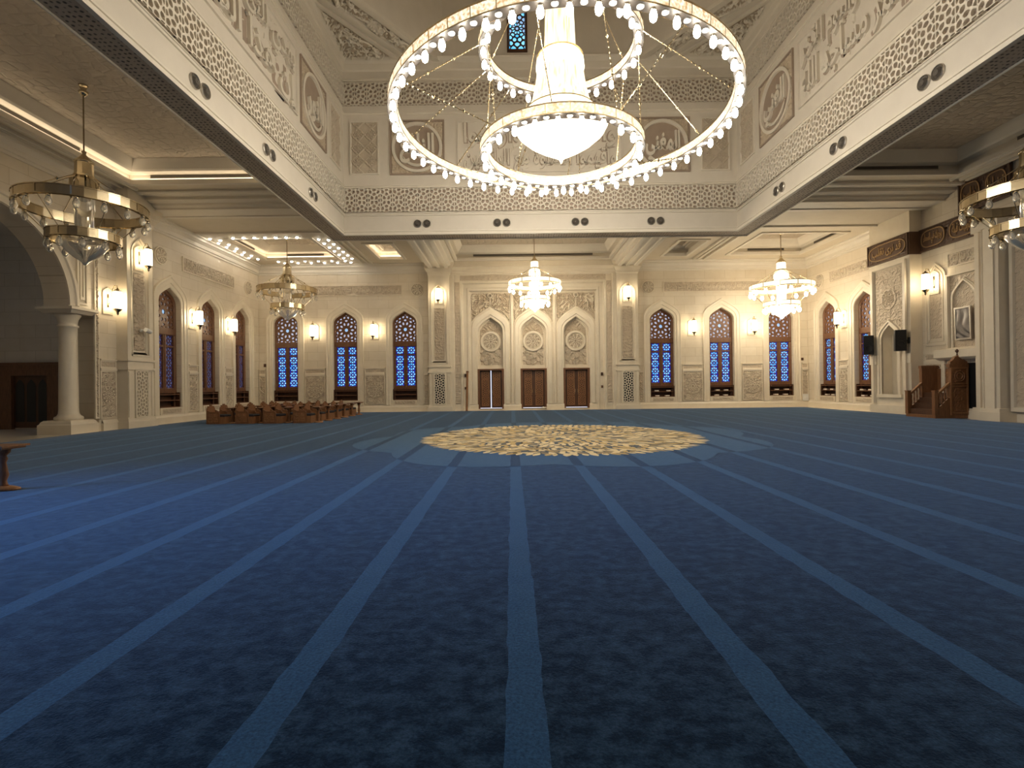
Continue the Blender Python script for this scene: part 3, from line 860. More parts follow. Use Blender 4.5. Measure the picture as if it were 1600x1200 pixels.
# doors
def door(n, c, label, ajar=False):
    o = empty(f'door_{n}', *onwall('far', c))
    f = MB(); f.box(-.84, -.70, -.05, .36, .12, 2.66); f.box(.70, .84, -.05, .36, .12, 2.66); f.box(-.70, .70, -.05, .36, 2.56, 2.66)
    f.build('door_frame', 'wood', o)
    gap = .030 if ajar else 0.0
    for sg in (-1, 1):
        q = MB(); a, b = (gap, .70) if sg > 0 else (-.70, -gap)
        q.box(a, b, .20, .26, .17, 2.56)
        lf = q.build('door_leaf', 'woodD', o)
        cx = (a + b) / 2
        r = MB()
        for q0, q1 in ((.34, .86), (.98, 1.95), (2.05, 2.46)):
            cl = cells([(cx - .20, q0), (cx + .20, q0), (cx + .20, q1), (cx - .20, q1)], hexseeds(cx - .2, cx + .2, q0, q1, .34, .135), .5)
            lattice(r, cl, .74, .175, .024)
            r.loft([[(cx - a, yy, q0 - b), (cx + a, yy, q0 - b), (cx + a, yy, q1 + b), (cx - a, yy, q1 + b)] for a, b, yy in ((.24, .04, .20), (.24, .04, .165), (.20, 0, .165), (.20, 0, .20))], True)
        r.build('carving', 'woodL', lf)
        h = MB(); h.tube([(sg * .09, .19, 1.10), (sg * .09, .12, 1.10), (sg * .09, .12, 1.32), (sg * .09, .19, 1.32)], .014)
        h.lathe(((.03, 0), (.03, .02)), 8, (sg * .09, .18, 1.0))
        h.build('door_handle', 'brass', lf)
    th = MB(); th.box(-.70, .70, .0, .5, .08, .13); th.build('threshold', 'stoneX', o)
    bk = MB(); bk.rect(-.72, .72, .1, 2.7, .5); bk.build('daylight_gap', 'slit' , o)
    return struct(o, label, 'door')
door(1, dc[0], 'carved brown double door left of the portal, standing slightly ajar', True)
door(2, dc[1], 'carved brown double door in the middle of the portal')
door(3, dc[2], 'carved brown double door on the right of the portal')
# dark door of the side room
o = empty('door_4', (-20.3, 21.4, 0))
mb = MB(); mb.box(-1.25, -.75, -.16, 0, 0, 2.72); mb.box(.75, 1.25, -.16, 0, 0, 2.72); mb.box(-1.25, 1.25, -.18, 0, 2.25, 2.78); mb.box(-1.3, 1.3, -.22, 0, 2.70, 2.80)
mb.build('door_frame', 'wood', o)
mb = MB(); mb.box(-.75, .75, -.04, 0, .05, 2.25)
lf = mb.build('door_leaf', 'woodD', o)
for k in (-1, 0, 1):
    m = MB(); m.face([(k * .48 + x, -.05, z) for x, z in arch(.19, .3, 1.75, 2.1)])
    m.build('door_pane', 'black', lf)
struct(o, 'dark wooden door with three arched panes in the dim side room', 'door')

# ================================================================== LEFT ARCH AND COLUMN
mb = MB()
R0 = 2.95
lo = lambda r, y: [(15.45 - r * math.cos(PI * k / 32), y, 4.72 + r * (2.92 / 2.95) * math.sin(PI * k / 32)) for k in range(33)]
mb.loft([lo(R0, 0), lo(R0, -.05), lo(R0 + .22, -.05), lo(R0 + .26, -.10), lo(R0 + .36, -.10), lo(R0 + .40, 0)])
(l, r) = onwall('left', 0)
struct(mb.build('trim_5', 'stoneX', None, False, l, r), 'raised stone moulding round the wide left arch', 'moulding')
def column(x, y, label):
    o = empty('stone_column', (x, y, 0))
    mb = MB(); mb.box(-.62, .62, -.62, .62, 0, .34); mb.loft([[(-a, -a, z), (a, -a, z), (a, a, z), (-a, a, z)] for a, z in ((.62, .34), (.58, .38), (.56, .44), (.5, .5))], True); mb.face([(-.5, -.5, .5), (.5, -.5, .5), (.5, .5, .5), (-.5, .5, .5)])
    mb.build('plinth', 'stoneX', o)
    mb = MB(); mb.lathe(((.42, .5), (.44, .56), (.42, .62), (.35, .66), (.31, .74), (.295, .9), (.275, 3.6), (.28, 3.95), (.32, 3.97), (.32, 4.03), (.28, 4.05), (.28, 4.12), (.31, 4.26), (.37, 4.36), (.40, 4.42), (.40, 4.46)), 28)
    mb.build('shaft', 'stoneX', o, True)
    mb = MB(); mb.loft([[(-a, -a * .9, z), (a, -a * .9, z), (a, a * .9, z), (-a, a * .9, z)] for a, z in ((.52, 4.46), (.62, 4.56), (.68, 4.58), (.68, 4.68))], True); mb.face([(-.68, -.61, 4.68), (.68, -.61, 4.68), (.68, .61, 4.68), (-.68, .61, 4.68)]); mb.face([(-.52, -.47, 4.46), (.52, -.47, 4.46), (.52, .47, 4.46), (-.52, .47, 4.46)])
    mb.build('capital', 'stoneX', o)
    return tag(o, label, 'column')
column(-16.62, 18.95, 'round cream stone column with a slab capital under the left arch')
column(-16.62, 11.95, 'round cream stone column under the near foot of the left arch')
# panelled strip on the pier above the column
l, r = onwall('left', 18.95, 0)
o = empty('pier_relief', l, r)
mb = MB()
rframe(mb, 0, 6.2, ((.24, 1.4, 0), (.24, 1.4, -.06), (.16, 1.32, -.06), (.15, 1.30, -.02))); rframe(mb, 0, 6.2, ((.10, 1.2, 0), (.10, 1.2, -.05), (.04, 1.1, -.05), (.03, 1.1, 0)))
mb.build('border', 'stoneX', o); tag(o, 'tall plain framed panel on the pier above the stone column', 'wall panel')
carved('left', 19.58, 4.3, .20, 7.6, 'tall thin carved strip on the left wall behind the stone column', .06, lambda x, z: vine(x, z, 2.6))

# ================================================================== RIGHT SIDE: PIER, PULPIT WALL, PRAYER NICHE
PX = 18.33
# pier face: Y 23.2..25.8
l, r = onwall('right', -24.5)
pr = empty('pier', l, r); struct(pr, 'projecting stone pier with a blank arched niche on the right wall, carrying two speakers', 'pier')
mb = MB(); h = 1.3; y = -.55
nw = (.52, .95, 3.6, 4.3)
wall_pts = arch(*nw)
mb.rect(-h, h, 0, .95, y)
k = len(wall_pts) // 2
for (xa, za), (xb, zb) in zip(wall_pts[:k + 1], wall_pts[1:k + 1]):
    mb.face(((-h, y, za), (xa, y, za), (xb, y, zb), (-h, y, zb))); mb.face(((h, y, za), (-xa, y, za), (-xb, y, zb), (h, y, zb)))
mb.rect(-h, h, 4.3, 11.2, y)
mb.loft([[(x, y, z) for x, z in wall_pts], [(x, -.05, z) for x, z in wall_pts]]); mb.face([(x, -.05, z) for x, z in wall_pts])
mb.rect(-.01, .01, 0, .1, y)
mb.face(((-h, y, 0), (-h, 0, 0), (-h, 0, 11.2), (-h, y, 11.2))); mb.face(((h, y, 0), (h, 0, 0), (h, 0, 11.2), (h, y, 11.2)))
mb.build('shaft', 'stoneX', pr)
m = MB(); A = lambda d, yy: [(x, yy, z) for x, z in arch(.52 + d, .95, 3.6 + d * .4, 4.3 + d * 1.2)]
m.loft([A(0, y + .03), A(0, y - .04), A(.10, y - .04), A(.12, y - .08), A(.20, y - .08), A(.22, y)])
m.box(-.80, .80, y - .10, y, .78, .95); m.box(-h - .03, h + .03, y - .06, 0, 0, .42); m.box(-h - .02, -.85, y - .06, y, 2.42, 2.87); m.box(.85, h + .04, y - .06, y, 2.42, 2.87)
m.build('niche_moulding', 'stoneX', pr)
m = MB(); m.rect(-.9, .9, 4.4, 7.1, y - .005); m.build('carved_field_back', 'relief', pr)
m = MB()
def ff(x, z):
    q = math.hypot(x, z - 5.55)
    return (1 if .42 < q < .5 else rosette(x, z - 5.55, .40, 8) if q < .42 else vine(x, z, 2.2) * .8)
ol3 = arch(.80, .95, 3.72, 4.58, 12)
def above3(u, z):
    for (xa, za), (xb, zb) in zip(ol3, ol3[1:]):
        if xa <= u <= xb and xb > xa: return z > za + (zb - za) * (u - xa) / (xb - xa)
    return True
m.hf(40, 76, lambda a, b: ((a - .5) * 1.7, y - .01 - .04 * ff((a - .5) * 1.7, 3.9 + b * 3.1), 3.9 + b * 3.1), lambda a, b: above3((a - .5) * 1.7, 3.9 + b * 3.1))
m.build('carved_field', 'relief', pr)
m = MB(); uf = ((1.12, 7.25, y), (1.12, 7.25, y - .12), (.98, 7.1, y - .12), (.92, 7.04, y - .02))
m.loft([[(-w, yy, .5), (-w, yy, t), (w, yy, t), (w, yy, .5)] for w, t, yy in uf]); m.build('field_border', 'stoneX', pr)
# bands of bronze letters on brown carved boards
def text_band(w, s, z, wid, hei, out, txts, label):
    l, r = onwall(w, s, z)
    o = empty('inscription_board', l, r)
    mb = MB(); mb.box(-wid / 2, wid / 2, -out, -out + .07, -hei / 2, hei / 2)
    rframe(mb, 0, 0, ((wid / 2, hei / 2, -out), (wid / 2, hei / 2, -out - .05), (wid / 2 - .05, hei / 2 - .05, -out - .05), (wid / 2 - .06, hei / 2 - .06, -out)))
    b = mb.build('board', 'woodB', o)
    m = MB(); nx = int(wid / .05)
    m.hf(nx, 18, lambda a, q: ((a - .5) * (wid - .14), -out - .025 * vine((a - .5) * wid, q * hei, 3.0), (q - .5) * (hei - .14)))
    m.build('scrollwork', 'goldtext' if False else 'woodB', b)
    n = len(txts); cw = wid / n
    for i, t in enumerate(txts):
        cx = -wid / 2 + cw * (n - i - .5)
        a = cw / 2 - .12; c = hei / 2 - .12
        def oval(k, yy):
            out_ = []
            for j in range(40):
                th = 2 * PI * j / 40; ex = .55
                out_.append((cx + (a - k) * math.copysign(abs(math.cos(th)) ** ex, math.cos(th)), yy, (c - k) * math.copysign(abs(math.sin(th)) ** .8, math.sin(th))))
            return out_
        q = MB(); q.face(oval(0, -out - .027)); q.build('cartouche', 'woodB', b)
        q = MB(); q.loft([oval(0, -out - .02), oval(0, -out - .055), oval(.04, -out - .055), oval(.04, -out - .02)], True); q.build('cartouche_rim', 'goldtext', b)
        L = letters(t, (a * 2) * .78, (c * 2) * .66, .03, .02); L2 = MB(); merge(L2, L, cx, -out - .027, 0); L2.build('lettering', 'goldtext', b)
    return tag(o, label, 'inscription')
text_band('right', -24.5, 7.9, 2.62, 1.02, .62, ['قد نرى تقلب'], 'brown inscription board across the projecting pier above the speakers')
text_band('right', -21.68, 7.95, 3.0, 1.02, .10, ['فلنولينك قبلة', 'وجهك في السماء'], 'brown two-cartouche inscription board on the right wall above the pulpit')
text_band('right', -20.0, 9.12, 2.2, 1.28, .12, ['ترضاها', 'شطر المسجد'], 'upper brown inscription board high on the right wall, behind the unlit chandelier')
mb = MB(); mb.box(18.26, 18.80, 23.12, 23.19, 7.39, 8.41)
tag(mb.build('inscription_board_return', 'woodB'), 'plain brown board on the pier side, joining two inscription boards', 'inscription')
# sunk arched panel that carries the pulpit-side lantern
l, r = onwall('right', -22.45)
o = empty('arched_wall_relief', l, r)
mb = MB(); A = lambda d, yy: [(x, yy, z) for x, z in arch(.52 - d, 3.2 + d, 6.1 - d * .4, 6.8 - d)]
mb.loft([A(-.02, 0), A(-.02, -.05), A(.05, -.05), A(.06, -.01), A(.12, -.01), A(.13, -.04), A(.18, -.04), A(.2, -.004)]); mb.box(-.52, .52, -.05, 0, 3.14, 3.24)
mb.build('border', 'stoneX', o)
m = MB(); m.hf(12, 44, lambda a, b: ((a - .5) * .6, -.005 - .02 * vine((a - .5) * .6, b * 3, 2.4), 3.45 + b * 2.5)); m.build('carved_strip', 'relief', o)
tag(o, 'tall arched stone panel with a carved strip behind the lantern near the pulpit', 'wall panel')
# niche with balcony shelf over the pulpit
l, r = onwall('right', -21.0)
o = empty('balcony_niche', l, r); struct(o, 'arched niche with a heavy stone shelf above the wooden pulpit', 'niche')
mb = MB(); A = lambda d, yy: [(x, yy, z) for x, z in arch(.52 + d, 2.9, 5.0 + d * .4, 5.75 + d)]
mb.loft([A(0, -.02), A(0, -.10), A(.06, -.10), A(.08, -.06), A(.12, -.06), A(.14, -.01)])
rframe(mb, 0, 4.5, ((.80, 1.62, 0), (.80, 1.62, -.14), (.72, 1.54, -.14), (.70, 1.52, -.02)))
mb.build('niche_moulding', 'stoneX', o)
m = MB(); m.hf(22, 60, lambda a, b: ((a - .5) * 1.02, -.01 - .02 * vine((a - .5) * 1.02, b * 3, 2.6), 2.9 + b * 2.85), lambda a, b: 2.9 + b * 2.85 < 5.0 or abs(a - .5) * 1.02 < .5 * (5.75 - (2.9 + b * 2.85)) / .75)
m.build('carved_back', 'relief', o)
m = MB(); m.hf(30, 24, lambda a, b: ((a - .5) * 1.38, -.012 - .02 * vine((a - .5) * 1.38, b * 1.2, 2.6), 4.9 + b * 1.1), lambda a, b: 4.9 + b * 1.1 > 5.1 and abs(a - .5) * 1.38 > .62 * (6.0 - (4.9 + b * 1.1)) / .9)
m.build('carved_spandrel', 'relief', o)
m = MB(); m.loft([[(-w, 0, z), (-w, -d, z), (w, -d, z), (w, 0, z)] for w, d, z in ((1.0, .30, 2.45), (1.06, .42, 2.52), (1.08, .46, 2.56), (1.08, .46, 2.88), (1.0, .40, 2.90))]); m.face(((-1.0, 0, 2.9), (-1.0, -.4, 2.9), (1.0, -.4, 2.9), (1.0, 0, 2.9))); m.face(((-1.0, 0, 2.45), (-1.0, -.3, 2.45), (1.0, -.3, 2.45), (1.0, 0, 2.45)))
m.build('shelf', 'stoneX', o)
for sg in (-1, 1):
    m = MB(); m.box(sg * .92 - .09, sg * .92 + .09, -.2, 0, .42, 2.46); m.box(sg * .74 - .05, sg * .74 + .05, -.12, 0, .42, 2.46); m.build('jamb', 'stoneX', o)
m = MB(); m.rect(-.70, .70, .1, 2.3, -.012); m.build('recess_shade', 'black', o)  # flat black sheet on the wall, painted shade in place of a recess
carved('right', -21.0, 6.72, 1.5, .62, 'small carved inscription panel on the right wall above the arched niche', .10, bandf, 'inscription_band', 'wall band', .05, .04)
carved('right', -22.55, 1.42, .95, 1.88, 'carved rosette panel low on the right wall between pier and pulpit', fn=lambda x, z: rosette(x, z, .38))
dado('right', -22.55, .95, 'carved band on the right wall between pier and pulpit')
# embossed silver picture
l, r = onwall('right', -20.95, 3.95, .10)
o = empty('calligraphy_picture', l, r); o.rotation_euler = (0.02, 0, r)
mb = MB(); mb.box(-.36, .36, -.05, .03, -.66, .66); rframe(mb, 0, 0, ((.38, .68, 0), (.38, .68, -.09), (.32, .62, -.09), (.31, .61, -.05))); mb.build('frame', 'chrome', o)
mb = MB(); mb.hf(16, 30, lambda a, b: ((a - .5) * .62, -.055 - .03 * abs(math.sin(5 * a + 6 * b + 2 * math.sin(5 * b))), (b - .5) * 1.22)); mb.build('picture', 'silver', o, True)
tag(o, 'silver embossed calligraphy picture hung in the arched niche above the pulpit', 'picture')
# prayer-niche columns at the right edge
for i, (s, wd_, out, lab) in enumerate(((-19.95, .34, .42, 'slim square stone column beside the balcony niche'), (-19.25, .62, .60, 'broad stone column of the prayer niche, nearer than the slim one'))):
    l, r = onwall('right', s)
    o = empty('engaged_column', l, r)
    mb = MB(); mb.box(-wd_ / 2, wd_ / 2, -out, 0, .5, 7.4); mb.box(-wd_ / 4, wd_ / 4, -out - .06, -out, .5, 7.4); mb.build('shaft', 'stoneX', o)
    mb = MB(); mb.box(-wd_ / 2 - .12, wd_ / 2 + .12, -out - .14, 0, 0, .36); mb.box(-wd_ / 2 - .06, wd_ / 2 + .06, -out - .09, 0, .36, .5); mb.build('plinth', 'stoneX', o)
    mb = MB(); mb.box(-wd_ / 2 - .06, wd_ / 2 + .06, -out - .08, 0, 7.4, 7.7); mb.build('capital', 'stoneX', o)
    tag(o, lab, 'column')
l, r = onwall('right', -17.4)
o = empty('prayer_niche_relief', l, r)
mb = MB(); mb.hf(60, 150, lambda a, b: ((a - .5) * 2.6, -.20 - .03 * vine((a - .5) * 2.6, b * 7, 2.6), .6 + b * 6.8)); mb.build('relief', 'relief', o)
mb = MB(); rframe(mb, 0, 4.0, ((1.45, 3.6, 0), (1.45, 3.6, -.3), (1.33, 3.45, -.3), (1.3, 3.4, -.18))); mb.build('border', 'stoneX', o)
tag(o, 'tall carved panel of the prayer niche at the far right edge', 'wall panel')

# ================================================================== CEILINGS
TRL = []
def mir(a, b): return (2 * XC - b, 2 * XC - a)
tr_side = (-15.0, -9.6, 9.0, 20.0)
tr_corner = (-14.75, -10.45, 26.4, 30.6)
tr_small = (XC - 9.3, XC - 7.9, 27.5, 30.7)
tr_mid = (XC - 4.7, XC + 4.7, 24.6, 31.2)
mb = MB()
for mr in (False, True):
    x0, x1 = (XL, XDL - SW) if not mr else (XDR + SW, XR)
    def H(t): return t if not mr else (*mir(t[0], t[1]), t[2], t[3])
    holed(mb, x0, x1, YN, YST, ZA, [H(tr_side)])
    holed(mb, x0, x1, YST, YF, ZC, [H(tr_corner)])
holed(mb, XDL - SW, XDR + SW, DY1 + SW, YF, ZC, [tr_small, (*mir(tr_small[0], tr_small[1]), *tr_small[2:]), tr_mid])
holed(mb, XDL - SW, XDR + SW, YN, DY0 - SW, ZC, [])
struct(mb.build('ceiling', 'ceil'), 'flat cream ceiling of the aisles round the raised centre', 'ceiling')
def tray(name, t, lit, label, depth=.8, pattern='tray', ZC=ZC):
    x0, x1, y0, y1 = t
    mb = MB()
    R = lambda d, z: [(x0 + d, y0 + d, z), (x1 - d, y0 + d, z), (x1 - d, y1 - d, z), (x0 + d, y1 - d, z)]
    mb.loft([R(-.16, ZC - .0), R(-.16, ZC - .06), R(0, ZC - .06), R(0, ZC + .12), R(-.16, ZC + .12), R(-.16, ZC + .36), R(.10, ZC + .40), R(.16, ZC + .46), R(.30, ZC + depth * .85), R(.36, ZC + depth)], True)
    o = empty(name); struct(o, label, 'ceiling tray')
    mb.build('tray_moulding', 'mold', o)
    m = MB(); m.face(R(.36, ZC + depth)); m.build('tray_ceiling', pattern, o)
    return o
def cove(t, label, ZC=ZC):
    x0, x1, y0, y1 = t; z = ZC + .125; mb = MB(); d = .10
    mb.box(x0 - d - .03, x0 - d + .03, y0, y1, z, z + .025); mb.box(x1 + d - .03, x1 + d + .03, y0, y1, z, z + .025)
    mb.box(x0, x1, y1 + d - .03, y1 + d + .03, z, z + .025); mb.box(x0, x1, y0 - d - .03, y0 - d + .03, z, z + .025)
    return tag(mb.build('cove_light', 'cove'), label, 'light strip')
def vent(x0, x1, y, z, label, alongy=False):
    mb = MB(); mb.box(x0, x1, y - .03, y, z, z + .13)
    o = empty('air_vent'); mb.build('slot', 'grey', o)
    m = MB(); m.box(x0 - .04, x1 + .04, y - .035, y + .0, z - .03, z); m.box(x0 - .04, x1 + .04, y - .035, y, z + .13, z + .15); m.build('vent_frame', 'mold', o)
    return tag(o, label, 'air vent')
def ventY(x, y0, y1, z, label):
    mb = MB(); mb.box(x - .015, x + .015, y0, y1, z, z + .13)
    o = empty('air_vent'); mb.build('slot', 'grey', o)
    m = MB(); m.box(x - .02, x + .02, y0 - .04, y1 + .04, z - .03, z); m.box(x - .02, x + .02, y0 - .04, y1 + .04, z + .13, z + .15); m.build('vent_frame', 'mold', o)
    return tag(o, label, 'air vent')
for mr, sd in ((False, 'left'), (True, 'right')):
    H = lambda t: t if not mr else (*mir(t[0], t[1]), t[2], t[3])
    a, b, c = H(tr_side), H(tr_corner), H(tr_small)
    tray('ceiling_tray', a, not mr, f'large recessed patterned ceiling tray over the {sd} aisle', ZC=ZA)
    tray('ceiling_tray', b, not mr, f'recessed patterned ceiling tray in the far {sd} corner bay')
    tray('ceiling_tray', c, not mr, f'small rectangular recessed ceiling tray between the {sd} corner bay and the doors', .5)
    vent(a[0] + .7, a[1] - .7, a[3] + .145, ZA + .215, f'dark slot air vent on the far side of the {sd} aisle ceiling tray')
    ventY((a[0] - .145) if not mr else (a[1] + .145), 13.2, 17.8, ZA + .215, f'dark slot air vent along the outer side of the {sd} aisle ceiling tray')
    vent(b[0] + 1.2, b[1] - .9, b[3] + .145, ZC + .215, f'dark slot air vent on the far side of the {sd} corner ceiling tray')
    ventY((b[0] - .145) if not mr else (b[1] + .145), 27.2, 29.4, ZC + .215, f'dark slot air vent along the outer side of the {sd} corner ceiling tray')
    if not mr:
        cove(a, 'warm light strip hidden round the left aisle ceiling tray', ZA)
        cove(b, 'warm light strip hidden round the far left corner ceiling tray')
        cove(c, 'warm light strip hidden round the small ceiling tray left of the doors')
    # cross beam between aisle bay and corner bay
    x0, x1 = (XL, XDL - SW) if not mr else (XDR + SW, XR)
    m = MB()
    pr_ = ((20.75, 9.8), (20.75, 9.72), (20.85, 9.68), (21.0, 9.68), (21.0, 9.74), (21.35, 9.74), (21.35, 9.62), (21.5, 9.58), (21.7, 9.58), (21.72, 9.50), (21.9, 9.46), (21.9, 9.38), (22.75, 9.38), (22.75, 9.34), (22.95, 9.34), (22.95, 9.4))
    m.loft([[(x0, y, z), (x1, y, z)] for y, z in pr_])
    struct(m.build('trim_6' if not mr else 'trim_7', 'mold'), f'moulded ceiling beam crossing the {sd} aisle before the corner bay', 'beam')
    m = MB(); m.box(x0, x1, 25.2, 25.3, ZC - .08, ZC)
    # long mouldings beside the wall and dome beam
    for k, d in enumerate((.25, .5, .9)):
        xa = (x0 + d) if not mr else (x1 - d)
        m.box(xa - .05, xa + .05, YN, 20.6, ZA - .10, ZA); 
        xb = (x1 - d) if not mr else (x0 + d)
        m.box(xb - .05, xb + .05, YN, 20.6, ZA - .10, ZA); m.box(xb - .05, xb + .05, 23, 31.6, ZC - .10, ZC)
    struct(m.build('trim_8' if not mr else 'trim_9', 'mold'), f'raised ceiling mouldings of the {sd} aisle', 'moulding')
    # beams that run from the dome edge to the pilasters
    m = MB(); c0 = XC + (-1 if not mr else 1) * 5.92
    pf = ((-1.0, 9.4), (-.98, 9.32), (-.80, 9.28), (-.78, 9.14), (-.62, 9.08), (-.62, 8.98), (-.40, 8.98), (-.36, 9.05), (-.12, 9.05), (-.10, 8.98), (.10, 8.98), (.12, 9.05), (.36, 9.05), (.40, 8.98), (.62, 8.98), (.62, 9.08), (.78, 9.14), (.80, 9.28), (.98, 9.32), (1.0, 9.4))
    m.loft([[(c0 + u, DY1 + SW, z), (c0 + u, YF, z)] for u, z in pf])
    struct(m.build('trim_10' if not mr else 'trim_11', 'mold'), f'moulded ceiling beam running from the dome edge to the {sd} door pilaster', 'beam')
tray('ceiling_tray', tr_mid, False, 'wide recessed ceiling tray over the doors')
vent(XC - 3.7, XC + 3.7, tr_mid[3] + .145, ZC + .215, 'long dark slot air vent in the ceiling tray over the doors')

# ================================================================== RAISED CENTRE: soffit, fascia, friezes, carved ceiling
mb = MB()
a0, a1, b0, b1 = XDL, XDR, DY0, DY1
def ringrect(d, z): return [(a0 - d, b0 - d, z), (a1 + d, b0 - d, z), (a1 + d, b1 + d, z), (a0 - d, b1 + d, z)]
mb.loft([ringrect(.06, ZS), ringrect(SW - .08, ZS)], True)
struct(mb.build('soffit', 'soffit'), 'grey perforated underside of the beam round the raised centre', 'beam underside')
mb = MB()
mb.loft([ringrect(SW, ZA), ringrect(SW, ZS + .10), ringrect(SW - .04, ZS + .06), ringrect(SW - .04, ZS - .03), ringrect(SW - .10, ZS - .05), ringrect(SW - .10, ZS + .01)], True)
mb.loft([ringrect(.08, ZS + .01), ringrect(.08, ZS - .03), ringrect(-.04, ZS - .03), ringrect(-.04, ZS + .05), ringrect(-.01, ZS + .06), ringrect(-.01, ZS + .10), ringrect(-.04, ZS + .11), ringrect(-.04, ZS + .16), ringrect(0, ZS + .18)], True)
for z in (9.40, 10.66, 13.98, 15.5):
    mb.loft([ringrect(0, z - .06), ringrect(-.04, z - .05), ringrect(-.04, z + .01), ringrect(-.07, z + .02), ringrect(-.07, z + .05), ringrect(0, z + .06)], True)
mb.loft([ringrect(0, 15.9), ringrect(-.06, 15.95), ringrect(-.10, 16.2), ringrect(-.25, 16.34), ringrect(-.28, ZD)], True)
struct(mb.build('trim_12', 'mold'), 'horizontal mouldings round the raised centre', 'moulding')
UP = {'far': ((0, DY1, 0), 0.0, a0, a1), 'left': ((XDL, 0, 0), PI / 2, b0, b1), 'right': ((XDR, 0, 0), -PI / 2, -b1, -b0), 'near': ((0, DY0, 0), PI, -a1, -a0)}
for k, (l, r, s0, s1) in UP.items():
    mb = MB(); mb.rect(s0, s1, ZS, ZD, 0)
    struct(mb.build(f'wall_upper_{k}', 'plaster', None, False, l, r), f'{k} cream plaster wall of the raised centre above the aisles', 'wall')
def frieze(name, k, z0, z1, label):
    l, r, s0, s1 = UP[k]
    n = round((s1 - s0) / .55); tw = (s1 - s0) / n
    tl = MB(); a = tw; r_ = a * .40
    cl = cells([(0, z0), (tw, z0), (tw, z1), (0, z1)], hexseeds(0, tw, z0, z1, a, r_), a * 1.5)
    lattice(tl, cl, .77, -.09, .085)
    mb = MB()
    for i in range(n): merge(mb, tl, s0 + i * tw, 0, 0)
    o = empty(name, l, r); mb.build('lattice', 'mold', o)
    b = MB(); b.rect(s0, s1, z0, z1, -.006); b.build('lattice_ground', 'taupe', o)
    struct(o, label, 'frieze')
q = 13
for k in ('far', 'left', 'right'):
    frieze(f'trim_{q}', k, 9.50, 10.56, f'lower pierced star-lattice frieze on the {k} side of the raised centre'); q += 1
    frieze(f'trim_{q}', k, 14.34, 15.36, f'upper pierced star-lattice frieze on the {k} side of the raised centre'); q += 1
def uponwall(k, s, z):
    (ox, oy, oz), r, _, _ = UP[k]
    return (ox + s * math.cos(r), oy + s * math.sin(r), z), r
def ticks(mb, w, h, n, seed):
    """small vowel marks scattered between the strokes"""
    rn = random.Random(seed)
    for i in range(n):
        x, z = rn.uniform(-.5, .5) * w, rn.uniform(-.5, .5) * h
        t = rn.choice((0, 1, 2))
        if t == 0: mb.tube([(x, -.02, z), (x + .03, -.02, z + .10), (x + .02, -.02, z + .17)], .016, 4)
        elif t == 1: mb.tube([(x - .06, -.02, z + .10), (x, -.02, z), (x + .06, -.02, z + .12)], .016, 4)
        else: mb.tube([(x - .07, -.02, z), (x + .07, -.02, z + .05)], .016, 4)
def text_panel(k, s, wid, lines, label, seed):
    l, r = uponwall(k, s, 12.42)
    o = empty('calligraphy_relief', l, r); hei = 2.26
    mb = MB(); mb.rect(-wid / 2, wid / 2, -hei / 2, hei / 2, -.012)
    rframe(mb, 0, 0, ((wid / 2 + .05, hei / 2 + .05, 0), (wid / 2 + .05, hei / 2 + .05, -.07), (wid / 2, hei / 2, -.07), (wid / 2 - .02, hei / 2 - .02, -.012)))
    mb.build('panel', 'plaster', o)
    L = MB(); n = len(lines); lh = hei / n
    for i, t in enumerate(lines):
        q_ = letters(t, wid * .93, lh * 1.16, .10, .014)
        merge(L, q_, 0, -.012, hei / 2 - lh * (i + .5))
    ticks(L, wid * .94, hei * .9, int(wid * 14), seed)
    L.build('lettering', 'mold', o)
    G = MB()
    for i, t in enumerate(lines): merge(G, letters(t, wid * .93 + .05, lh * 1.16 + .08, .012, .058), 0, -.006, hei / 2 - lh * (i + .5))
    G.build('lettering_groove_shade', 'taupe', o)  # flat taupe outline paints the shadow of a groove round the letters
    return tag(o, label, 'wall panel')
def round_panel(k, s, word, label):
    l, r = uponwall(k, s, 12.42)
    o = empty('calligraphy_roundel', l, r); h = 1.19
    mb = MB(); mb.rect(-h, h, -h, h, -.01); rframe(mb, 0, 0, ((h + .05, h + .05, 0), (h + .05, h + .05, -.07), (h, h, -.07), (h - .02, h - .02, -.012)))
    mb.build('panel', 'taupe', o)
    c = MB(); c.hf(48, 48, lambda a, b: ((a - .5) * 2.3, -.02 - .05 * vine((a - .5) * 2.3, (b - .5) * 2.3, 4), (b - .5) * 2.3), lambda a, b: math.hypot(a - .5, b - .5) * 2.3 > 1.12)
    c.build('corner_carving', 'relief', o)
    rg = MB(); rg.loft([[(q_ * math.cos(2 * PI * j / 48), y, q_ * math.sin(2 * PI * j / 48)) for j in range(48)] for q_, y in ((1.14, 0), (1.14, -.10), (1.02, -.10), (1.0, 0))], True)
    rg.build('ring', 'mold', o)
    L = letters(word, 1.55, 1.35, .10, .03); L2 = MB(); merge(L2, L, 0, -.012, -.05)
    L2.tube([(.75 * math.cos(PI * (1.12 + .76 * j / 14)), -.06, .82 * math.sin(PI * (1.12 + .76 * j / 14))) for j in range(15)], [.02 + .05 * math.sin(PI * j / 14) for j in range(15)], 6)
    L2.build('lettering', 'mold', o)
    return tag(o, label, 'wall panel')
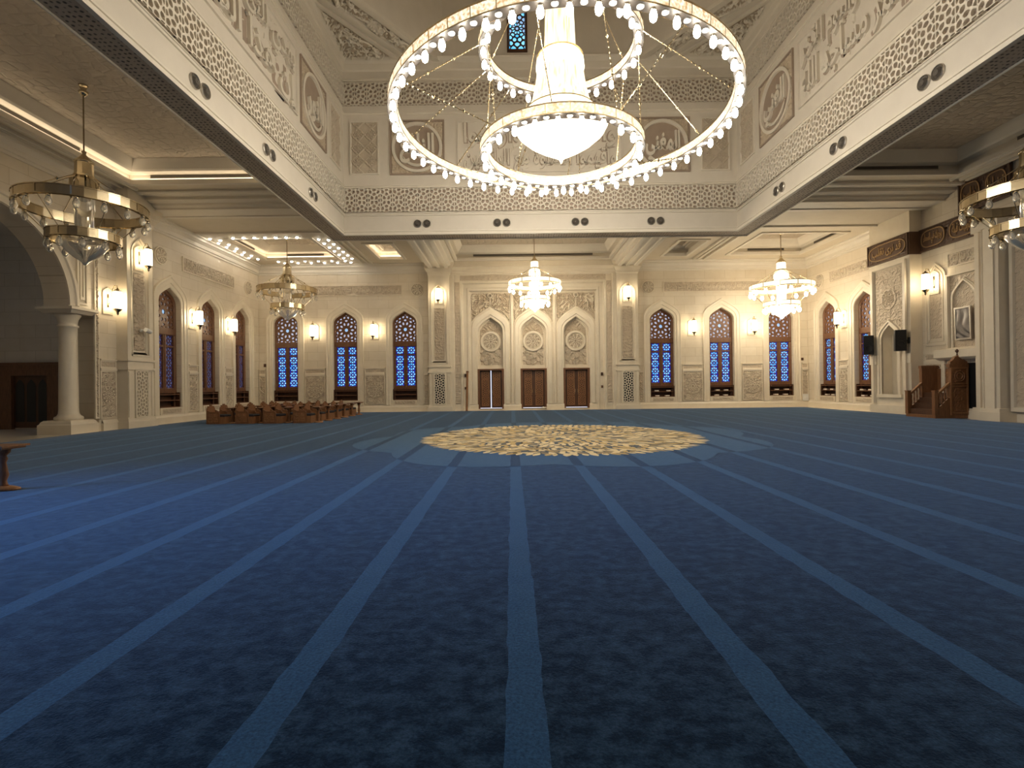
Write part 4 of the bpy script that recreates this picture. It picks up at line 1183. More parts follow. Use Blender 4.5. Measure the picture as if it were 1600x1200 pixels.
def orn_panel(k, s, wid, label):
    l, r = uponwall(k, s, 12.42)
    o = empty('ornament_relief', l, r); hei = 2.3
    mb = MB(); rframe(mb, 0, 0, ((wid / 2 + .05, hei / 2 + .05, 0), (wid / 2 + .05, hei / 2 + .05, -.07), (wid / 2, hei / 2, -.07), (wid / 2 - .02, hei / 2 - .02, -.012))); mb.build('border', 'mold', o)
    tl_ = wid / 2
    def of(x, z):
        u, v = (x / tl_ + 100) % 1 - .5, (z / tl_ + 100.5) % 1 - .5
        return max(rosette(u, v, .40, 8) if math.hypot(u, v) < .4 else 0, .8 if abs(abs(u) + abs(v) - .5) < .07 else 0)
    m = MB(); m.hf(44, 84, lambda a, b: ((a - .5) * wid, -.008 - .06 * of((a - .5) * wid, (b - .5) * hei), (b - .5) * hei)); m.build('relief', 'relief2', o)
    return tag(o, label, 'wall panel')
text_panel('far', XC, 7.4, ['الصلاة وآتوا الزكاة واركعوا', 'وأقيموا مع الراكعين'][::1] if False else ['وآتوا الزكاة واركعوا', 'وأقيموا الصلوة مع الراكعين'], 'wide calligraphy panel in the middle of the far upper wall, behind the great chandelier', 1)
text_panel('left', DYC, 6.7, ['يهدي للتي هي أقوم', 'إن هذا القرآن'], 'wide calligraphy panel on the left upper wall', 2)
text_panel('right', -DYC, 6.7, ['من آمن بالله واليوم الآخر', 'إنما يعمر مساجد الله'], 'wide calligraphy panel on the right upper wall', 3)
round_panel('far', XC - 5.56, 'النافع', 'square panel with calligraphy in a ring on the far upper wall, left')
round_panel('far', XC + 5.56, 'المغني', 'square panel with calligraphy in a ring on the far upper wall, right')
round_panel('left', 19.45, 'النور', 'square panel with calligraphy in a ring on the left upper wall')
round_panel('right', -19.45, 'الغني', 'square panel with calligraphy in a ring on the right upper wall')
orn_panel('far', XC - 7.95, 1.2, 'upright carved ornament panel at the left end of the far upper wall')
orn_panel('far', XC + 7.95, 1.2, 'upright carved ornament panel at the right end of the far upper wall')
orn_panel('left', 21.8, 1.2, 'upright carved ornament panel at the far end of the left upper wall')
orn_panel('right', -21.8, 1.2, 'upright carved ornament panel at the far end of the right upper wall')
# carved corner ceilings and the octagonal drum
LX, LY = 4.55, 6.4
def corner(sx, sy, name, label):
    ox, oy = (a0 if sx > 0 else a1), (b0 if sy > 0 else b1)
    o = empty(name, (ox, oy, ZD)); struct(o, label, 'ceiling')
    P = lambda u, v, z: (sx * u * LX, sy * v * LY, z)
    mb = MB(); mb.face((P(0, 0, 0), P(1, 0, 0), P(0, 1, 0)))
    def tri(k0, inn, z):   # inset triangle
        return [P(inn, inn * .8, z), P(k0 - inn * 1.2, inn * .8, z), P(inn, k0 - inn * 1.2, z)]
    mb.build('ceiling_ground', 'plaster', o)
    m = MB(); m.loft([tri(.58, .0, 0), tri(.58, .0, -.10), tri(.58, .045, -.10), tri(.58, .06, -.03)], True)
    def strip(k0, k1, z): m.face((P(k0, 0, z), P(0, k0, z), P(0, k1, z), P(k1, 0, z)))
    for k0, k1, z in ((.58, .62, -.12), (.63, .68, -.06), (.69, .74, -.14), (.93, 1.0, -.16)): strip(k0, k1, z); m.loft([[P(k0, 0, 0), P(0, k0, 0)], [P(k0, 0, z), P(0, k0, z)]]); m.loft([[P(k1, 0, 0), P(0, k1, 0)], [P(k1, 0, z), P(0, k1, z)]])
    m.build('ceiling_moulding', 'mold', o)
    c = MB(); ci = .05; kk = .545
    rel = lambda u, v: P(u, v, -.02 - .16 * vine(u * LX, v * LY, 1.3))
    def tfn(a, b):
        v = .05 + b * (kk - .05); return rel(ci + a * max(0, kk - v * 1.0 - ci), v)
    def vm(u, v): return vine(u * LX, v * LY, 1.3) > .22
    c.hf(84, 110, tfn, lambda a, b: vm(ci + a * max(0, kk - (.05 + b * (kk - .05)) - ci), .05 + b * (kk - .05)))
    def sfn(a, b):
        k = .755 + .155 * b; return rel(k * (.03 + .94 * a), k * (.97 - .94 * a))
    c.hf(190, 34, sfn, lambda a, b: vm((.755 + .155 * b) * (.03 + .94 * a), (.755 + .155 * b) * (.97 - .94 * a)))
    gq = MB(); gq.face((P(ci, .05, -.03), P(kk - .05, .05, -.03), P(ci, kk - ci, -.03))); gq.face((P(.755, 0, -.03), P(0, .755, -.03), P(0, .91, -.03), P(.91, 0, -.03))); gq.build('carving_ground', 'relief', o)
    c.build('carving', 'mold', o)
corner(1, -1, 'ceiling_corner', 'carved triangular ceiling in the far left corner of the raised centre')
corner(-1, -1, 'ceiling_corner', 'carved triangular ceiling in the far right corner of the raised centre')
corner(1, 1, 'ceiling_corner', 'carved triangular ceiling in the near left corner of the raised centre')
corner(-1, 1, 'ceiling_corner', 'carved triangular ceiling in the near right corner of the raised centre')
oct_ = [(a0 + LX, b1), (a1 - LX, b1), (a1, b1 - LY), (a1, b0 + LY), (a1 - LX, b0), (a0 + LX, b0), (a0, b0 + LY), (a0, b1 - LY)]
mb = MB(); mb.loft([[(x, y, z) for x, y in oct_] for z in (ZD, ZT)], True)
struct(mb.build('wall_drum', 'plaster'), 'eight-sided plaster drum above the raised centre', 'wall')
mb = MB(); mb.face([(x, y, ZT) for x, y in oct_])
struct(mb.build('ceiling_drum', 'ceil'), 'plain ceiling closing the drum over the raised centre', 'ceiling')
def drum_window(n, x, label):
    o = empty(f'window_{n}', (x, DY1, 16.75))
    A = lambda hw, z0, zt, y: [(u, y, z) for u, z in ((-hw, z0), (-hw, zt - .2), (-hw + .2, zt), (hw - .2, zt), (hw, zt - .2), (hw, z0))]
    f = MB(); f.loft([A(.46, -.06, 2.0, 0), A(.46, -.06, 2.0, -.07), A(.37, .05, 1.9, -.07), A(.36, .05, 1.9, 0)], True); f.build('window_frame', 'woodD', o)
    poly = [(-.36, .05), (.36, .05), (.36, 1.7), (.16, 1.9), (-.16, 1.9), (-.36, 1.7)]
    sd = [(0, 1.0)] + [(r_ * math.cos(2 * PI * (j + o_) / n_), 1.0 + r_ * math.sin(2 * PI * (j + o_) / n_)) for n_, r_, o_ in ((10, .19, 0), (10, .32, .5), (14, .5, 0), (14, .72, .5), (18, .92, 0)) for j in range(n_)]
    cl = cells(poly, sd); l_ = MB(); lattice(l_, cl, .74, -.05, .025); l_.build('window_lattice', 'woodD', o)
    g = MB()
    for s_, c in cl: g.mi = 0 if s_[1] < .9 else (1 if random.random() < .85 else 0); g.face([(x_, -.02, z_) for x_, z_ in c])
    g.build('stained_glass', ['g_cyan', 'g_sky', 'g_blue'], o)
    struct(o, label, 'window')
drum_window(12, .42, 'small bright blue lattice window high in the drum')
drum_window(13, 4.4, 'second blue lattice window high in the drum, behind the great chandelier') if False else None

# ================================================================== GREAT CHANDELIER
CHX, CHY = 1.50, 14.6
gc = empty('grand_chandelier', (CHX, CHY, 0))
tag(gc, 'huge lit crystal chandelier of three bulb-studded rings hanging in the raised centre', 'chandelier')
def lathe_mesh(name, prof, seg, mat, smooth=True):
    m = MB(); m.lathe(prof, seg); return m.mesh(name, mat, smooth)
BULB = MB(); BULB.lathe(((.035, .0), (.045, -.03), (.072, -.10), (.078, -.16), (.062, -.23), (.02, -.27)), 10)
BULB.mi = 1; BULB.lathe(((.055, .02), (.055, -.03)), 10)
BULB = BULB.mesh('bulb', ['bulb', 'brass'], True)
DISC = MB(); DISC.lathe(((.075, .0), (.075, -.015), (.03, -.015)), 14); DISC = DISC.mesh('disc_lamp', 'white')
def put(name, me, parent, loc, rot=(0, 0, 0)):
    o = bpy.data.objects.new(name, me); COL.objects.link(o); o.parent = parent; o.location = loc; o.rotation_euler = rot; return o
def big_ring(R, z, n, hb=.26, t=.24):
    m = MB(); seg = n * 2
    C = lambda r, zz: [(r * math.cos(2 * PI * k / seg), r * math.sin(2 * PI * k / seg), zz) for k in range(seg)]
    m.mi = 0; m.loft([C(R, z + .03), C(R, z + hb)], True); m.loft([C(R - t, z + .03), C(R - t, z + hb)], True)
    m.mi = 1; m.loft([C(R + .01, z), C(R - t - .01, z)], True); m.loft([C(R - t, z + hb), C(R, z + hb)], True)
    m.mi = 2
    for zz in (z, z + hb):
        for r in (R, R - t): m.loft([C(r + .015, zz - .0), C(r + .015, zz + .03), C(r - .015, zz + .03), C(r - .015, zz)], True)
    for k in range(n):
        a = 2 * PI * k / n
        for r in (R, R - t):
            c, s = math.cos(a), math.sin(a); w = .012
            m.face(((r * c - w * s, r * s + w * c, z), (r * c + w * s, r * s - w * c, z), ((r + .012) * c + w * s, (r + .012) * s - w * c, z + hb), ((r + .012) * c - w * s, (r + .012) * s + w * c, z + hb)))
    o = m.build('ring', ['band', 'bronze', 'brass'], gc)
    for k in range(n):
        a = 2 * PI * (k + .5) / n; r = R - t / 2
        put('bulb', BULB, o, (r * math.cos(a), r * math.sin(a), z))
        a = 2 * PI * k / n
        put('disc_lamp', DISC, o, (r * math.cos(a), r * math.sin(a), z - .002))
    return o
RB, RS = 4.86, 2.34
ZB, ZL, ZU = 9.08, 8.20, 11.2
big_ring(RB, ZB, 52); big_ring(RS, ZL, 24); big_ring(RS, ZU, 24)
def chain(p, q):
    p, q = Vector(p), Vector(q); m = MB(); m.tube([p, q], .014, 5); d = (q - p); n = max(6, int(d.length / .13))
    for i in range(1, n):
        c = p + d * (i / n); r = .045 if i % max(2, n // 3) == 0 else .024
        m.lathe(((.006, -r * 1.3), (r, 0), (.006, r * 1.3)), 6, c, False)
    m.build('chain', 'brass', gc)
for k in range(12):
    a = 2 * PI * (k + .3) / 12; a2 = a + .12
    chain((RS * math.cos(a), RS * math.sin(a), ZU + .02), ((RB - .12) * math.cos(a2), (RB - .12) * math.sin(a2), ZB + .27))
for k in range(8):
    a = 2 * PI * (k + .5) / 8
    chain((.5 * math.cos(a), .5 * math.sin(a), 14.4), ((RS - .12) * math.cos(a), (RS - .12) * math.sin(a), ZU + .27))
    chain(((RS - .12) * math.cos(a), (RS - .12) * math.sin(a), ZU), ((RS - .1) * math.cos(a + .2), (RS - .1) * math.sin(a + .2), ZL + .27))
    if k % 2 == 0: chain(((RS) * math.cos(a + .2), (RS) * math.sin(a + .2), ZL + .26), ((RB - .2) * math.cos(a + .1), (RB - .2) * math.sin(a + .1), ZB + .02))
def fluted(prof, seg, amp):
    m = MB(); loops = []
    for r, z in prof: loops.append([((r * (1 + (amp if k % 2 else -amp))) * math.cos(2 * PI * k / seg), (r * (1 + (amp if k % 2 else -amp))) * math.sin(2 * PI * k / seg), z) for k in range(seg)])
    m.loft(loops, True); return m
fluted(((.34, 14.6), (.40, 12.4), (.45, 11.14)), 72, .03).build('crystal_column', 'skirt', gc)
m = MB(); m.lathe(((.46, 11.12), (.60, 11.08), (.68, 10.94), (.70, 10.74), (.66, 10.58)), 40); m.build('crystal_crown', 'bowl', gc, True)
fluted(((.66, 10.60), (.70, 10.3), (.80, 9.8), (.95, 9.42)), 96, .025).build('crystal_skirt', 'skirt', gc)
m = MB(); m.lathe(((.95, 9.43), (1.00, 9.42), (1.02, 9.24), (.98, 9.22)), 48); m.build('crystal_band', 'bowl', gc)
m = MB(); m.lathe(((.98, 9.45), (1.035, 9.45), (1.035, 9.42), (.98, 9.42)), 48, cap=False); m.build('brass_hoop', 'brass', gc)
m = MB(); m.lathe(((.67, 11.07), (.62, 11.12), (.60, 11.08)), 40, cap=False); m.build('brass_hoop', 'brass', gc)
m = MB(); m.lathe(((.98, 9.22), (1.30, 9.18), (1.36, 9.08), (1.26, 8.90), (1.00, 8.67), (.68, 8.46), (.38, 8.29), (.16, 8.17), (.06, 8.10), (.02, 7.99)), 40); m.build('crystal_bowl', 'bowl', gc, True)
m = MB(); m.tube([(0, 0, 14.5), (0, 0, ZT)], .05, 8); m.lathe(((.3, ZT - .3), (.5, ZT)), 16); m.build('hanging_rod', 'brass', gc)

# ================================================================== SMALL CHANDELIERS
SB = {}
def sbulb(lit):
    m = MB(); m.lathe(((.03, 0), (.05, -.05), (.085, -.14), (.09, -.20), (.06, -.28), (.015, -.31)), 10)
    m.mi = 1; m.lathe(((.05, .03), (.06, -.05)), 10)
    return m.mesh('glass_bulb', ['bulbS' if lit else 'crystal', 'brass'], True)
for lit in (True, False): SB[lit] = sbulb(lit)
def chandelier(x, y, zr, k, lit, zc, label):
    """zr: height of the big ring; k: scale; zc: ceiling height"""
    root = empty('hanging_chandelier', (x, y, zr)); root.scale = (k, k, k)
    g = 'bandS' if lit else 'brass'; gl = 'bulbS' if lit else 'crystal'
    def hoop(R, z, n, nb, hb):
        seg = n * 3; m = MB()
        C = lambda r, zz: [(r * math.cos(2 * PI * i / seg), r * math.sin(2 * PI * i / seg), zz) for i in range(seg)]
        m.loft([C(R, z + .02), C(R, z + hb)], True); m.loft([C(R - .10, z + .02), C(R - .10, z + hb)], True)
        m.mi = 1; m.loft([C(R + .015, z), C(R + .015, z + .035), C(R - .115, z + .035), C(R - .115, z)], True)
        m.loft([C(R + .015, z + hb), C(R + .015, z + hb + .03), C(R - .115, z + hb + .03), C(R - .115, z + hb)], True)
        for i in range(n):
            a = 2 * PI * i / n; c, s = math.cos(a), math.sin(a); w = .02; r = R + .012
            m.face(((r * c - w * s, r * s + w * c, z), (r * c + w * s, r * s - w * c, z), (r * c + w * s, r * s - w * c, z + hb), (r * c - w * s, r * s + w * c, z + hb)))
        o = m.build('ring', [g, 'brass'], root)
        for i in range(nb):
            a = 2 * PI * (i + .5) / nb; put('glass_bulb', SB[lit], o, ((R - .05) * math.cos(a), (R - .05) * math.sin(a), z - .03))
    hoop(1.65, 0, 12, 16, .26); hoop(.94, -.95, 8, 10, .24)
    m = MB(); m.lathe(((.02, 1.92), (.07, 1.88), (.05, 1.80), (.16, 1.66), (.26, 1.56), (.26, 1.52)), 16); m.build('cone_cap', 'brass', root, True)
    m = MB(); m.lathe(((.24, 1.52), (.25, 1.14), (.20, 1.08)), 12); m.mi = 1; m.lathe(((.27, 1.14), (.27, 1.08)), 16); m.build('drum', [g if lit else 'bulbless', 'brass'] if lit else ['brass', 'brass'], root)
    m = MB()
    for i in range(8):
        a0_, a1_ = 2 * PI * (i + .08) / 8, 2 * PI * (i + .92) / 8
        m.loft([[(r * math.cos(a0_), r * math.sin(a0_), z), (r * 1.06 * math.cos((a0_ + a1_) / 2), r * 1.06 * math.sin((a0_ + a1_) / 2), z), (r * math.cos(a1_), r * math.sin(a1_), z)] for r, z in ((.26, 1.08), (.36, .96), (.38, .70), (.30, .50), (.20, .42))])
    m.build('tulip_panels', g, root)
    m = MB(); m.lathe(((.26, .44), (.27, .40), (.27, .06), (.24, .0), (.24, -.86)), 12); m.build('centre_tube', 'bowlS' if lit else 'crystal', root, True)
    m = MB(); m.lathe(((.58, -.84), (.62, -.90), (.60, -1.06), (.46, -1.26), (.28, -1.42), (.12, -1.52), (.03, -1.64)), 16); m.build('glass_bowl', 'bowlS' if lit else 'crystal', root, True)
    for i in range(6):
        a = 2 * PI * (i + .5) / 6; c, s = math.cos(a), math.sin(a)
        m = MB(); m.tube([(.25 * c, .25 * s, 1.1), (1.58 * c, 1.58 * s, .27)], .016, 5); m.lathe(((.01, -.05), (.045, 0), (.01, .05)), 6, (.95 * c, .95 * s, .68)); m.build('chain', 'brass', root)
        m = MB(); m.tube([(1.56 * c, 1.56 * s, .0), (.92 * c, .92 * s, -.70)], .014, 5); m.build('chain', 'brass', root)
    L = (zc - zr) / k
    m = MB(); m.tube([(0, 0, 1.85), (0, 0, L - .1)], .022, 6); m.lathe(((.03, L - .34), (.10, L - .28), (.13, L - .2), (.06, L - .14), (.11, L - .04), (.13, L)), 14); m.build('hanging_rod', 'brass', root, True)
    return tag(root, label, 'chandelier', 'hanging chandeliers of the aisles')
chandelier(1.35, 28.6, 7.2, .90, True, 10.2, 'lit brass chandelier hanging in front of the middle door')
chandelier(15.2, 28.4, 6.78, 1.0, True, 10.2, 'lit brass chandelier hanging in the far right corner bay')
chandelier(-12.56, 28.4, 6.92, .95, False, 10.2, 'unlit brass chandelier in the far left corner bay under the small downlights')
chandelier(-12.55, 14.9, 6.85, .95, False, 10.6, 'large unlit brass chandelier in the left aisle by the round arch')
chandelier(15.35, 14.9, 6.85, .95, False, 10.6, 'unlit brass chandelier over the right aisle near the brown inscription boards')

# ================================================================== WALL LANTERNS
SCN = []
def sconce(w, s, z, out, label):
    l, r = onwall(w, s, z, out)
    if SCN:
        tag(dup(SCN[0], l, r), label, 'wall lamp'); return
    root = empty('wall_lantern', l, r)
    m = MB(); A = lambda d, y: [(x, y, q) for x, q in arch(.26 - d, -.55 + d, .25, .50 - d)]
    m.loft([A(0, 0), A(0, -.05), A(.04, -.05), A(.05, -.02)]); m.face(A(.05, -.02)); m.box(-.26, .26, -.05, 0, -.58, -.53); m.build('back_plate', 'stoneX', root)
    m = MB(); m.box(-.035, .035, -.05, -.02, -.30, .22); m.tube([(0, -.05, -.2), (0, -.16, -.1), (0, -.20, .15), (0, -.22, .42), (0, -.30, .56), (0, -.40, .55), (0, -.42, .46)], .018, 6); m.build('bracket', 'brass', root, True)
    m = MB(); m.lathe(((.10, .36), (.135, .34), (.14, .0), (.14, -.32), (.125, -.40)), 16, (0, -.42, 0)); m.build('glass_cylinder', 'sconce', root, True)
    m = MB(); m.lathe(((.02, .47), (.05, .42), (.11, .38), (.145, .34), (.145, .31)), 16, (0, -.42, 0)); m.build('lantern_cap', 'brass', root, True)
    m = MB(); m.lathe(((.145, -.36), (.145, -.40), (.10, -.45), (.04, -.50), (.05, -.55), (.01, -.62)), 16, (0, -.42, 0)); m.build('finial', 'brass', root, True)
    tag(root, label, 'wall lamp'); SCN.append(root)
for sgn, sd in ((-1, 'left'), (1, 'right')):
    sconce('far', XC + sgn * 10.1, 5.2, 0, f'lit far-wall lantern between the two windows nearest the doors, on the {sd}')
    sconce('far', XC + sgn * 13.9, 5.2, 0, f'lit far-wall lantern between the two windows nearest the {sd} corner')
    sconce('far', XC + sgn * 5.92, 7.35, .38, f'lit glass wall lantern high in the arched niche of the {sd} door pilaster')
sconce('left', 25.45, 5.2, 0, 'lit left-wall lantern between the dull brown window and the middle window')
sconce('left', 28.65, 5.2, 0, 'lit left-wall lantern between its two windows nearest the corner')
sconce('left', 20.15, 5.2, 0, 'lit glass wall lantern on the left wall beside the stone column')
sconce('left', 21.35, 7.2, .38, 'lit glass wall lantern high on the left wall pilaster above the security camera')
sconce('right', -28.65, 5.2, 0, 'lit glass wall lantern on the right wall between its two blue windows')
sconce('right', -22.5, 6.0, 0, 'lit glass wall lantern on the right wall above the pulpit, beside the projecting pier')

# ================================================================== SPOTLIGHTS IN THE FASCIA, DOWNLIGHTS
TW = []
def twin(k, s, label):
    l, r = uponwall(k, s, 8.97)
    if TW: return tag(dup(TW[0], l, r), label, 'spotlight', 'twin spotlights in the beam')
    root = empty('twin_spotlight', l, r)
    for sg in (-1, 1):
        m = MB(); m.loft([[(sg * .21 + q * math.cos(2 * PI * j / 20), y, q * math.sin(2 * PI * j / 20)) for j in range(20)] for q, y in ((.185, 0), (.185, -.04), (.165, -.06), (.15, -.03))], True)
        a = m.build('lamp_rim', 'chrome', root)
        m = MB(); m.loft([[(sg * .21 + q * math.cos(2 * PI * j / 20), y, q * math.sin(2 * PI * j / 20)) for j in range(20)] for q, y in ((.15, -.03), (.12, -.015), (.07, -.08), (.01, -.085))], True)
        m.build('lamp_lens', 'grey', a)
    tag(root, label, 'spotlight', 'twin spotlights in the beam'); TW.append(root)
for i, x in enumerate((-3.98, -.37, 3.17, 6.6)): twin('far', x, f'pair of round spotlights in the far ceiling beam, {ORD(i)} from the left')
for i, y in enumerate((19.3, 15.8, 12.3)):
    twin('left', y, f'pair of round spotlights in the left ceiling beam, {ORD(i)} from the far end')
    twin('right', -y, f'pair of round spotlights in the right ceiling beam, {ORD(i)} from the far end')
DN = []
def downl(x, y, label):
    if DN: return tag(dup(DN[0], (x, y, ZC), 0), label, 'downlight', 'small square downlights round the lit corner tray')
    root = empty('downlight', (x, y, ZC))
    m = MB(); m.lathe(((.12, .0), (.12, -.03), (.09, -.035), (.08, -.01)), 4); m.build('lamp_rim', 'white', root)
    m = MB(); m.face([(.08 * math.cos(PI / 2 * j), .08 * math.sin(PI / 2 * j), -.038) for j in range(4)]); m.loft([[(.08 * math.cos(PI / 2 * j), .08 * math.sin(PI / 2 * j), -.038) for j in range(4)], [(.06 * math.cos(PI / 2 * j), .06 * math.sin(PI / 2 * j), -.085) for j in range(4)]], True); m.build('lamp_glass', 'down', root)
    tag(root, label, 'downlight', 'small square downlights round the lit corner tray'); DN.append(root)
tx0, tx1, ty0, ty1 = tr_corner
for i in range(7): downl(tx0 + .45 + i * .55, ty0 - .35, f'small square downlight, {ORD(i)} from left along the near edge of lit corner tray')
for i in range(6):
    y = ty0 + .05 + i * .78
    downl(tx0 - .42, y, f'small square downlight, {ORD(i)} from near end, inner row left of lit corner tray')
    downl(tx0 - .80, y - .30, f'small square downlight, {ORD(i)} from near end, outer row left of lit corner tray')
    downl(tx1 + .42, y, f'small square downlight, {ORD(i)} from near end, inner row right of lit corner tray')
    downl(tx1 + .88, y + .15, f'small square downlight, {ORD(i)} from near end, outer row right of lit corner tray')
for i in range(6):
    x = tx0 + .5 + i * .82
    downl(x, ty1 + .42, f'small square downlight, {ORD(i)} from left, inner row beyond the lit corner tray')
    downl(x + .22, ty1 + .82, f'small square downlight, {ORD(i)} from left, outer row beyond the lit corner tray')

# ================================================================== CHAIRS AND TABLES
def make_chair():
    root = empty('reading_chair')
    # the chair faces +X
    for sg in (-1, 1):
        y0, y1 = (sg * .31 - .025, sg * .31 + .025)
        m = MB(); pts = [(-.36, .0), (.22, .0), (.22, .50), (.16, .55), (-.20, .55), (-.28, .60), (-.36, .62)]
        m.face([(x, y0, z) for x, z in pts]); m.face([(x, y1, z) for x, z in pts]); m.loft([[(x, y0, z) for x, z in pts], [(x, y1, z) for x, z in pts]], True)
        a = m.build('side_panel', 'woodP', root)
        yy = y1 + .012 if sg > 0 else y0 - .012
        m = MB(); m.hf(14, 12, lambda u, v: (-.30 + u * .46, yy - sg * .010 + sg * .02 * rosette((u - .5) * .46, (v - .5) * .40, .18, 8), .06 + v * .40)); m.build('carving', 'woodL', a)
    m = MB(); pts = [(-.31, .0), (.31, .0), (.31, .62), (.27, .72), (.22, .74), (.22, .80), (.08, .80), (.06, .86), (-.06, .86), (-.08, .80), (-.22, .80), (-.22, .74), (-.27, .72), (-.31, .62)]
    m.face([(-.38, y, z) for y, z in pts]); m.face([(-.33, y, z) for y, z in pts]); m.loft([[(-.38, y, z) for y, z in pts], [(-.33, y, z) for y, z in pts]], True)
    m.build('backrest', 'woodP', root)
    m = MB(); m.box(-.33, .42, -.285, .285, 0, .32); m.build('seat_base', 'woodL', root)
    m = MB(); m.loft([[(-.30, -.27, .32), (.40, -.27, .32), (.40, .27, .32), (-.30, .27, .32)], [(-.32, -.28, .36), (.42, -.28, .36), (.42, .28, .36), (-.32, .28, .36)], [(-.28, -.25, .42), (.39, -.25, .42), (.39, .25, .42), (-.28, .25, .42)]], True); m.face([(-.28, -.25, .42), (.39, -.25, .42), (.39, .25, .42), (-.28, .25, .42)]); m.build('seat_cushion', 'cushion', root)
    return root
def make_table():
    root = empty('pedestal_table')
    m = MB(); m.box(-.17, .17, -.33, .33, .69, .72); m.box(-.14, .14, -.28, .28, .66, .69); m.build('table_top', 'woodP', root)
    m = MB(); m.lathe(((.10, .66), (.09, .60), (.05, .55), (.065, .50), (.045, .44), (.06, .34), (.075, .24), (.05, .15), (.06, .10), (.08, .05)), 14); m.build('turned_stem', 'woodP', root, True)
    m = MB(); m.lathe(((.09, .07), (.165, .045), (.195, .03), (.20, 0)), 28); m.build('round_base', 'woodL', root, True)
    return root
ch, tb = make_chair(), make_table()
rows = ['front row', 'second row', 'third row', 'fourth row', 'fifth row', 'back row']
ys = [22.9, 24.1, 25.3, 26.5, 27.7, 28.9]; xs = [-13.35, -12.05, -10.8, -9.45]
pos = ['leftmost', 'second from the left', 'third from the left', 'rightmost']
first = True
for j, y in enumerate(ys):
    for i, x in enumerate(xs):
        jx, jy = random.uniform(-.05, .05), random.uniform(-.05, .05)
        c = ch if first else dup(ch, (0, 0, 0), 0)
        c.location = (x + jx, y + jy, .02); c.rotation_euler = (0, 0, random.uniform(-.04, .04))
        tag(c, f'low carved wooden chair, {pos[i]} in the {rows[j]} of chairs', 'chair', 'wooden reading chairs on the left')
        t = tb if first else dup(tb, (0, 0, 0), 0)
        t.location = (x + .66 + jx, y + jy * .5, .02)
        tag(t, f'small pedestal table before the {pos[i]} chair in the {rows[j]} of chairs', 'table', 'pedestal tables before the reading chairs')
        first = False
t = dup(tb, (-8.18, 8.1, .02), 0); t.rotation_euler = (0, 0, .05); t.scale = (1.3, .75, 1)
tag(t, 'small wooden pedestal table with turned stem standing alone near the viewer on the left', 'table')

# ================================================================== PULPIT
l, r = onwall('right', -21.62)
mp = empty('pulpit', l, r); mp.scale = (1.08, 1.02, 1.06); tag(mp, 'carved brown wooden pulpit with a short railed stair against the right wall', 'pulpit')
m = MB(); m.box(-.72, .72, -1.42, -.06, .02, .14); m.build('plinth', 'woodP', mp)
for sx in (-.66, .66):
    m = MB(); a, b = (sx - .05, sx + .05); m.box(a, b, -.80, -.08, .14, 2.08); m.box(a - .03, b + .03, -.84, -.05, 2.0, 2.12)
    sp_ = m.build('side_panel', 'woodP', mp)
    fx = b + .004 if sx > 0 else a - .004
    m = MB(); sgn = 1 if sx > 0 else -1
    m.hf(14, 14, lambda u, v: (fx + sgn * .02 * rosette((u - .5) * .5, (v - .5) * .5, .22, 8), -.70 + u * .52, 1.42 + v * .5)); m.hf(14, 24, lambda u, v: (fx + sgn * .02 * vine(u * .5, v, 5), -.70 + u * .52, .28 + v * .9)); m.build('carving', 'woodP', sp_)
    m = MB()
    for q in ((-.80, -.74, .14, 2.0), (-.14, -.08, .14, 2.0)): m.box(min(fx, fx + .035 * sgn), max(fx, fx + .035 * sgn), q[0], q[1], q[2], q[3])
    for z in (.2, 1.24, 1.34, 1.95): m.box(min(fx, fx + .045 * sgn), max(fx, fx + .045 * sgn), -.78, -.1, z, z + .05)
    for r_ in (.20, .12): m.tube([(fx + .03 * sgn, -.44 + r_ * math.cos(t * PI / 12), 1.66 + r_ * math.sin(t * PI / 12)) for t in range(25)], .018, 4)
    m.build('panel_frame', 'woodL', sp_)
m = MB(); m.box(-.62, .62, -.14, -.07, .14, 1.98); bp = m.build('back_panel', 'woodP', mp)
m = MB(); m.hf(16, 14, lambda u, v: (-.3 + u * .6, -.145 - .02 * vine(u * .6, v * .5, 4.5), 1.40 + v * .46)); m.build('carving', 'woodL', bp)
m = MB(); m.box(-.60, .60, -.76, -.14, .14, 1.0); m.build('seat', 'woodD', mp)
m = MB(); m.loft([[(x, y, z) for x, y in ((.45 - 0 + a, -.80), (.75 + 0, -.80), (.75, -.08), (.45 + a, -.08))] for a, z in ((0, 2.12), (0, 2.14))], True)
ped = [(-.80, 2.12), (-.78, 2.22), (-.66, 2.30), (-.58, 2.42), (-.44, 2.48), (-.30, 2.42), (-.22, 2.30), (-.10, 2.22), (-.08, 2.12)]
m.face([(.60, y, z) for y, z in ped]); m.face([(.72, y, z) for y, z in ped]); m.loft([[(.60, y, z) for y, z in ped], [(.72, y, z) for y, z in ped]], True); m.build('pediment', 'woodP', mp)
m = MB(); m.lathe(((.05, 2.46), (.03, 2.52), (.03, 2.56), (.075, 2.62), (.075, 2.66), (.02, 2.72)), 12, (.66, -.44, 0)); m.build('finial', 'woodD', mp, True)
for i in range(3):
    m = MB(); m.box(-.56, .56, -1.36 + i * .20, -.76, .14 + i * .22, .14 + (i + 1) * .22); m.build('step', 'woodD', mp)
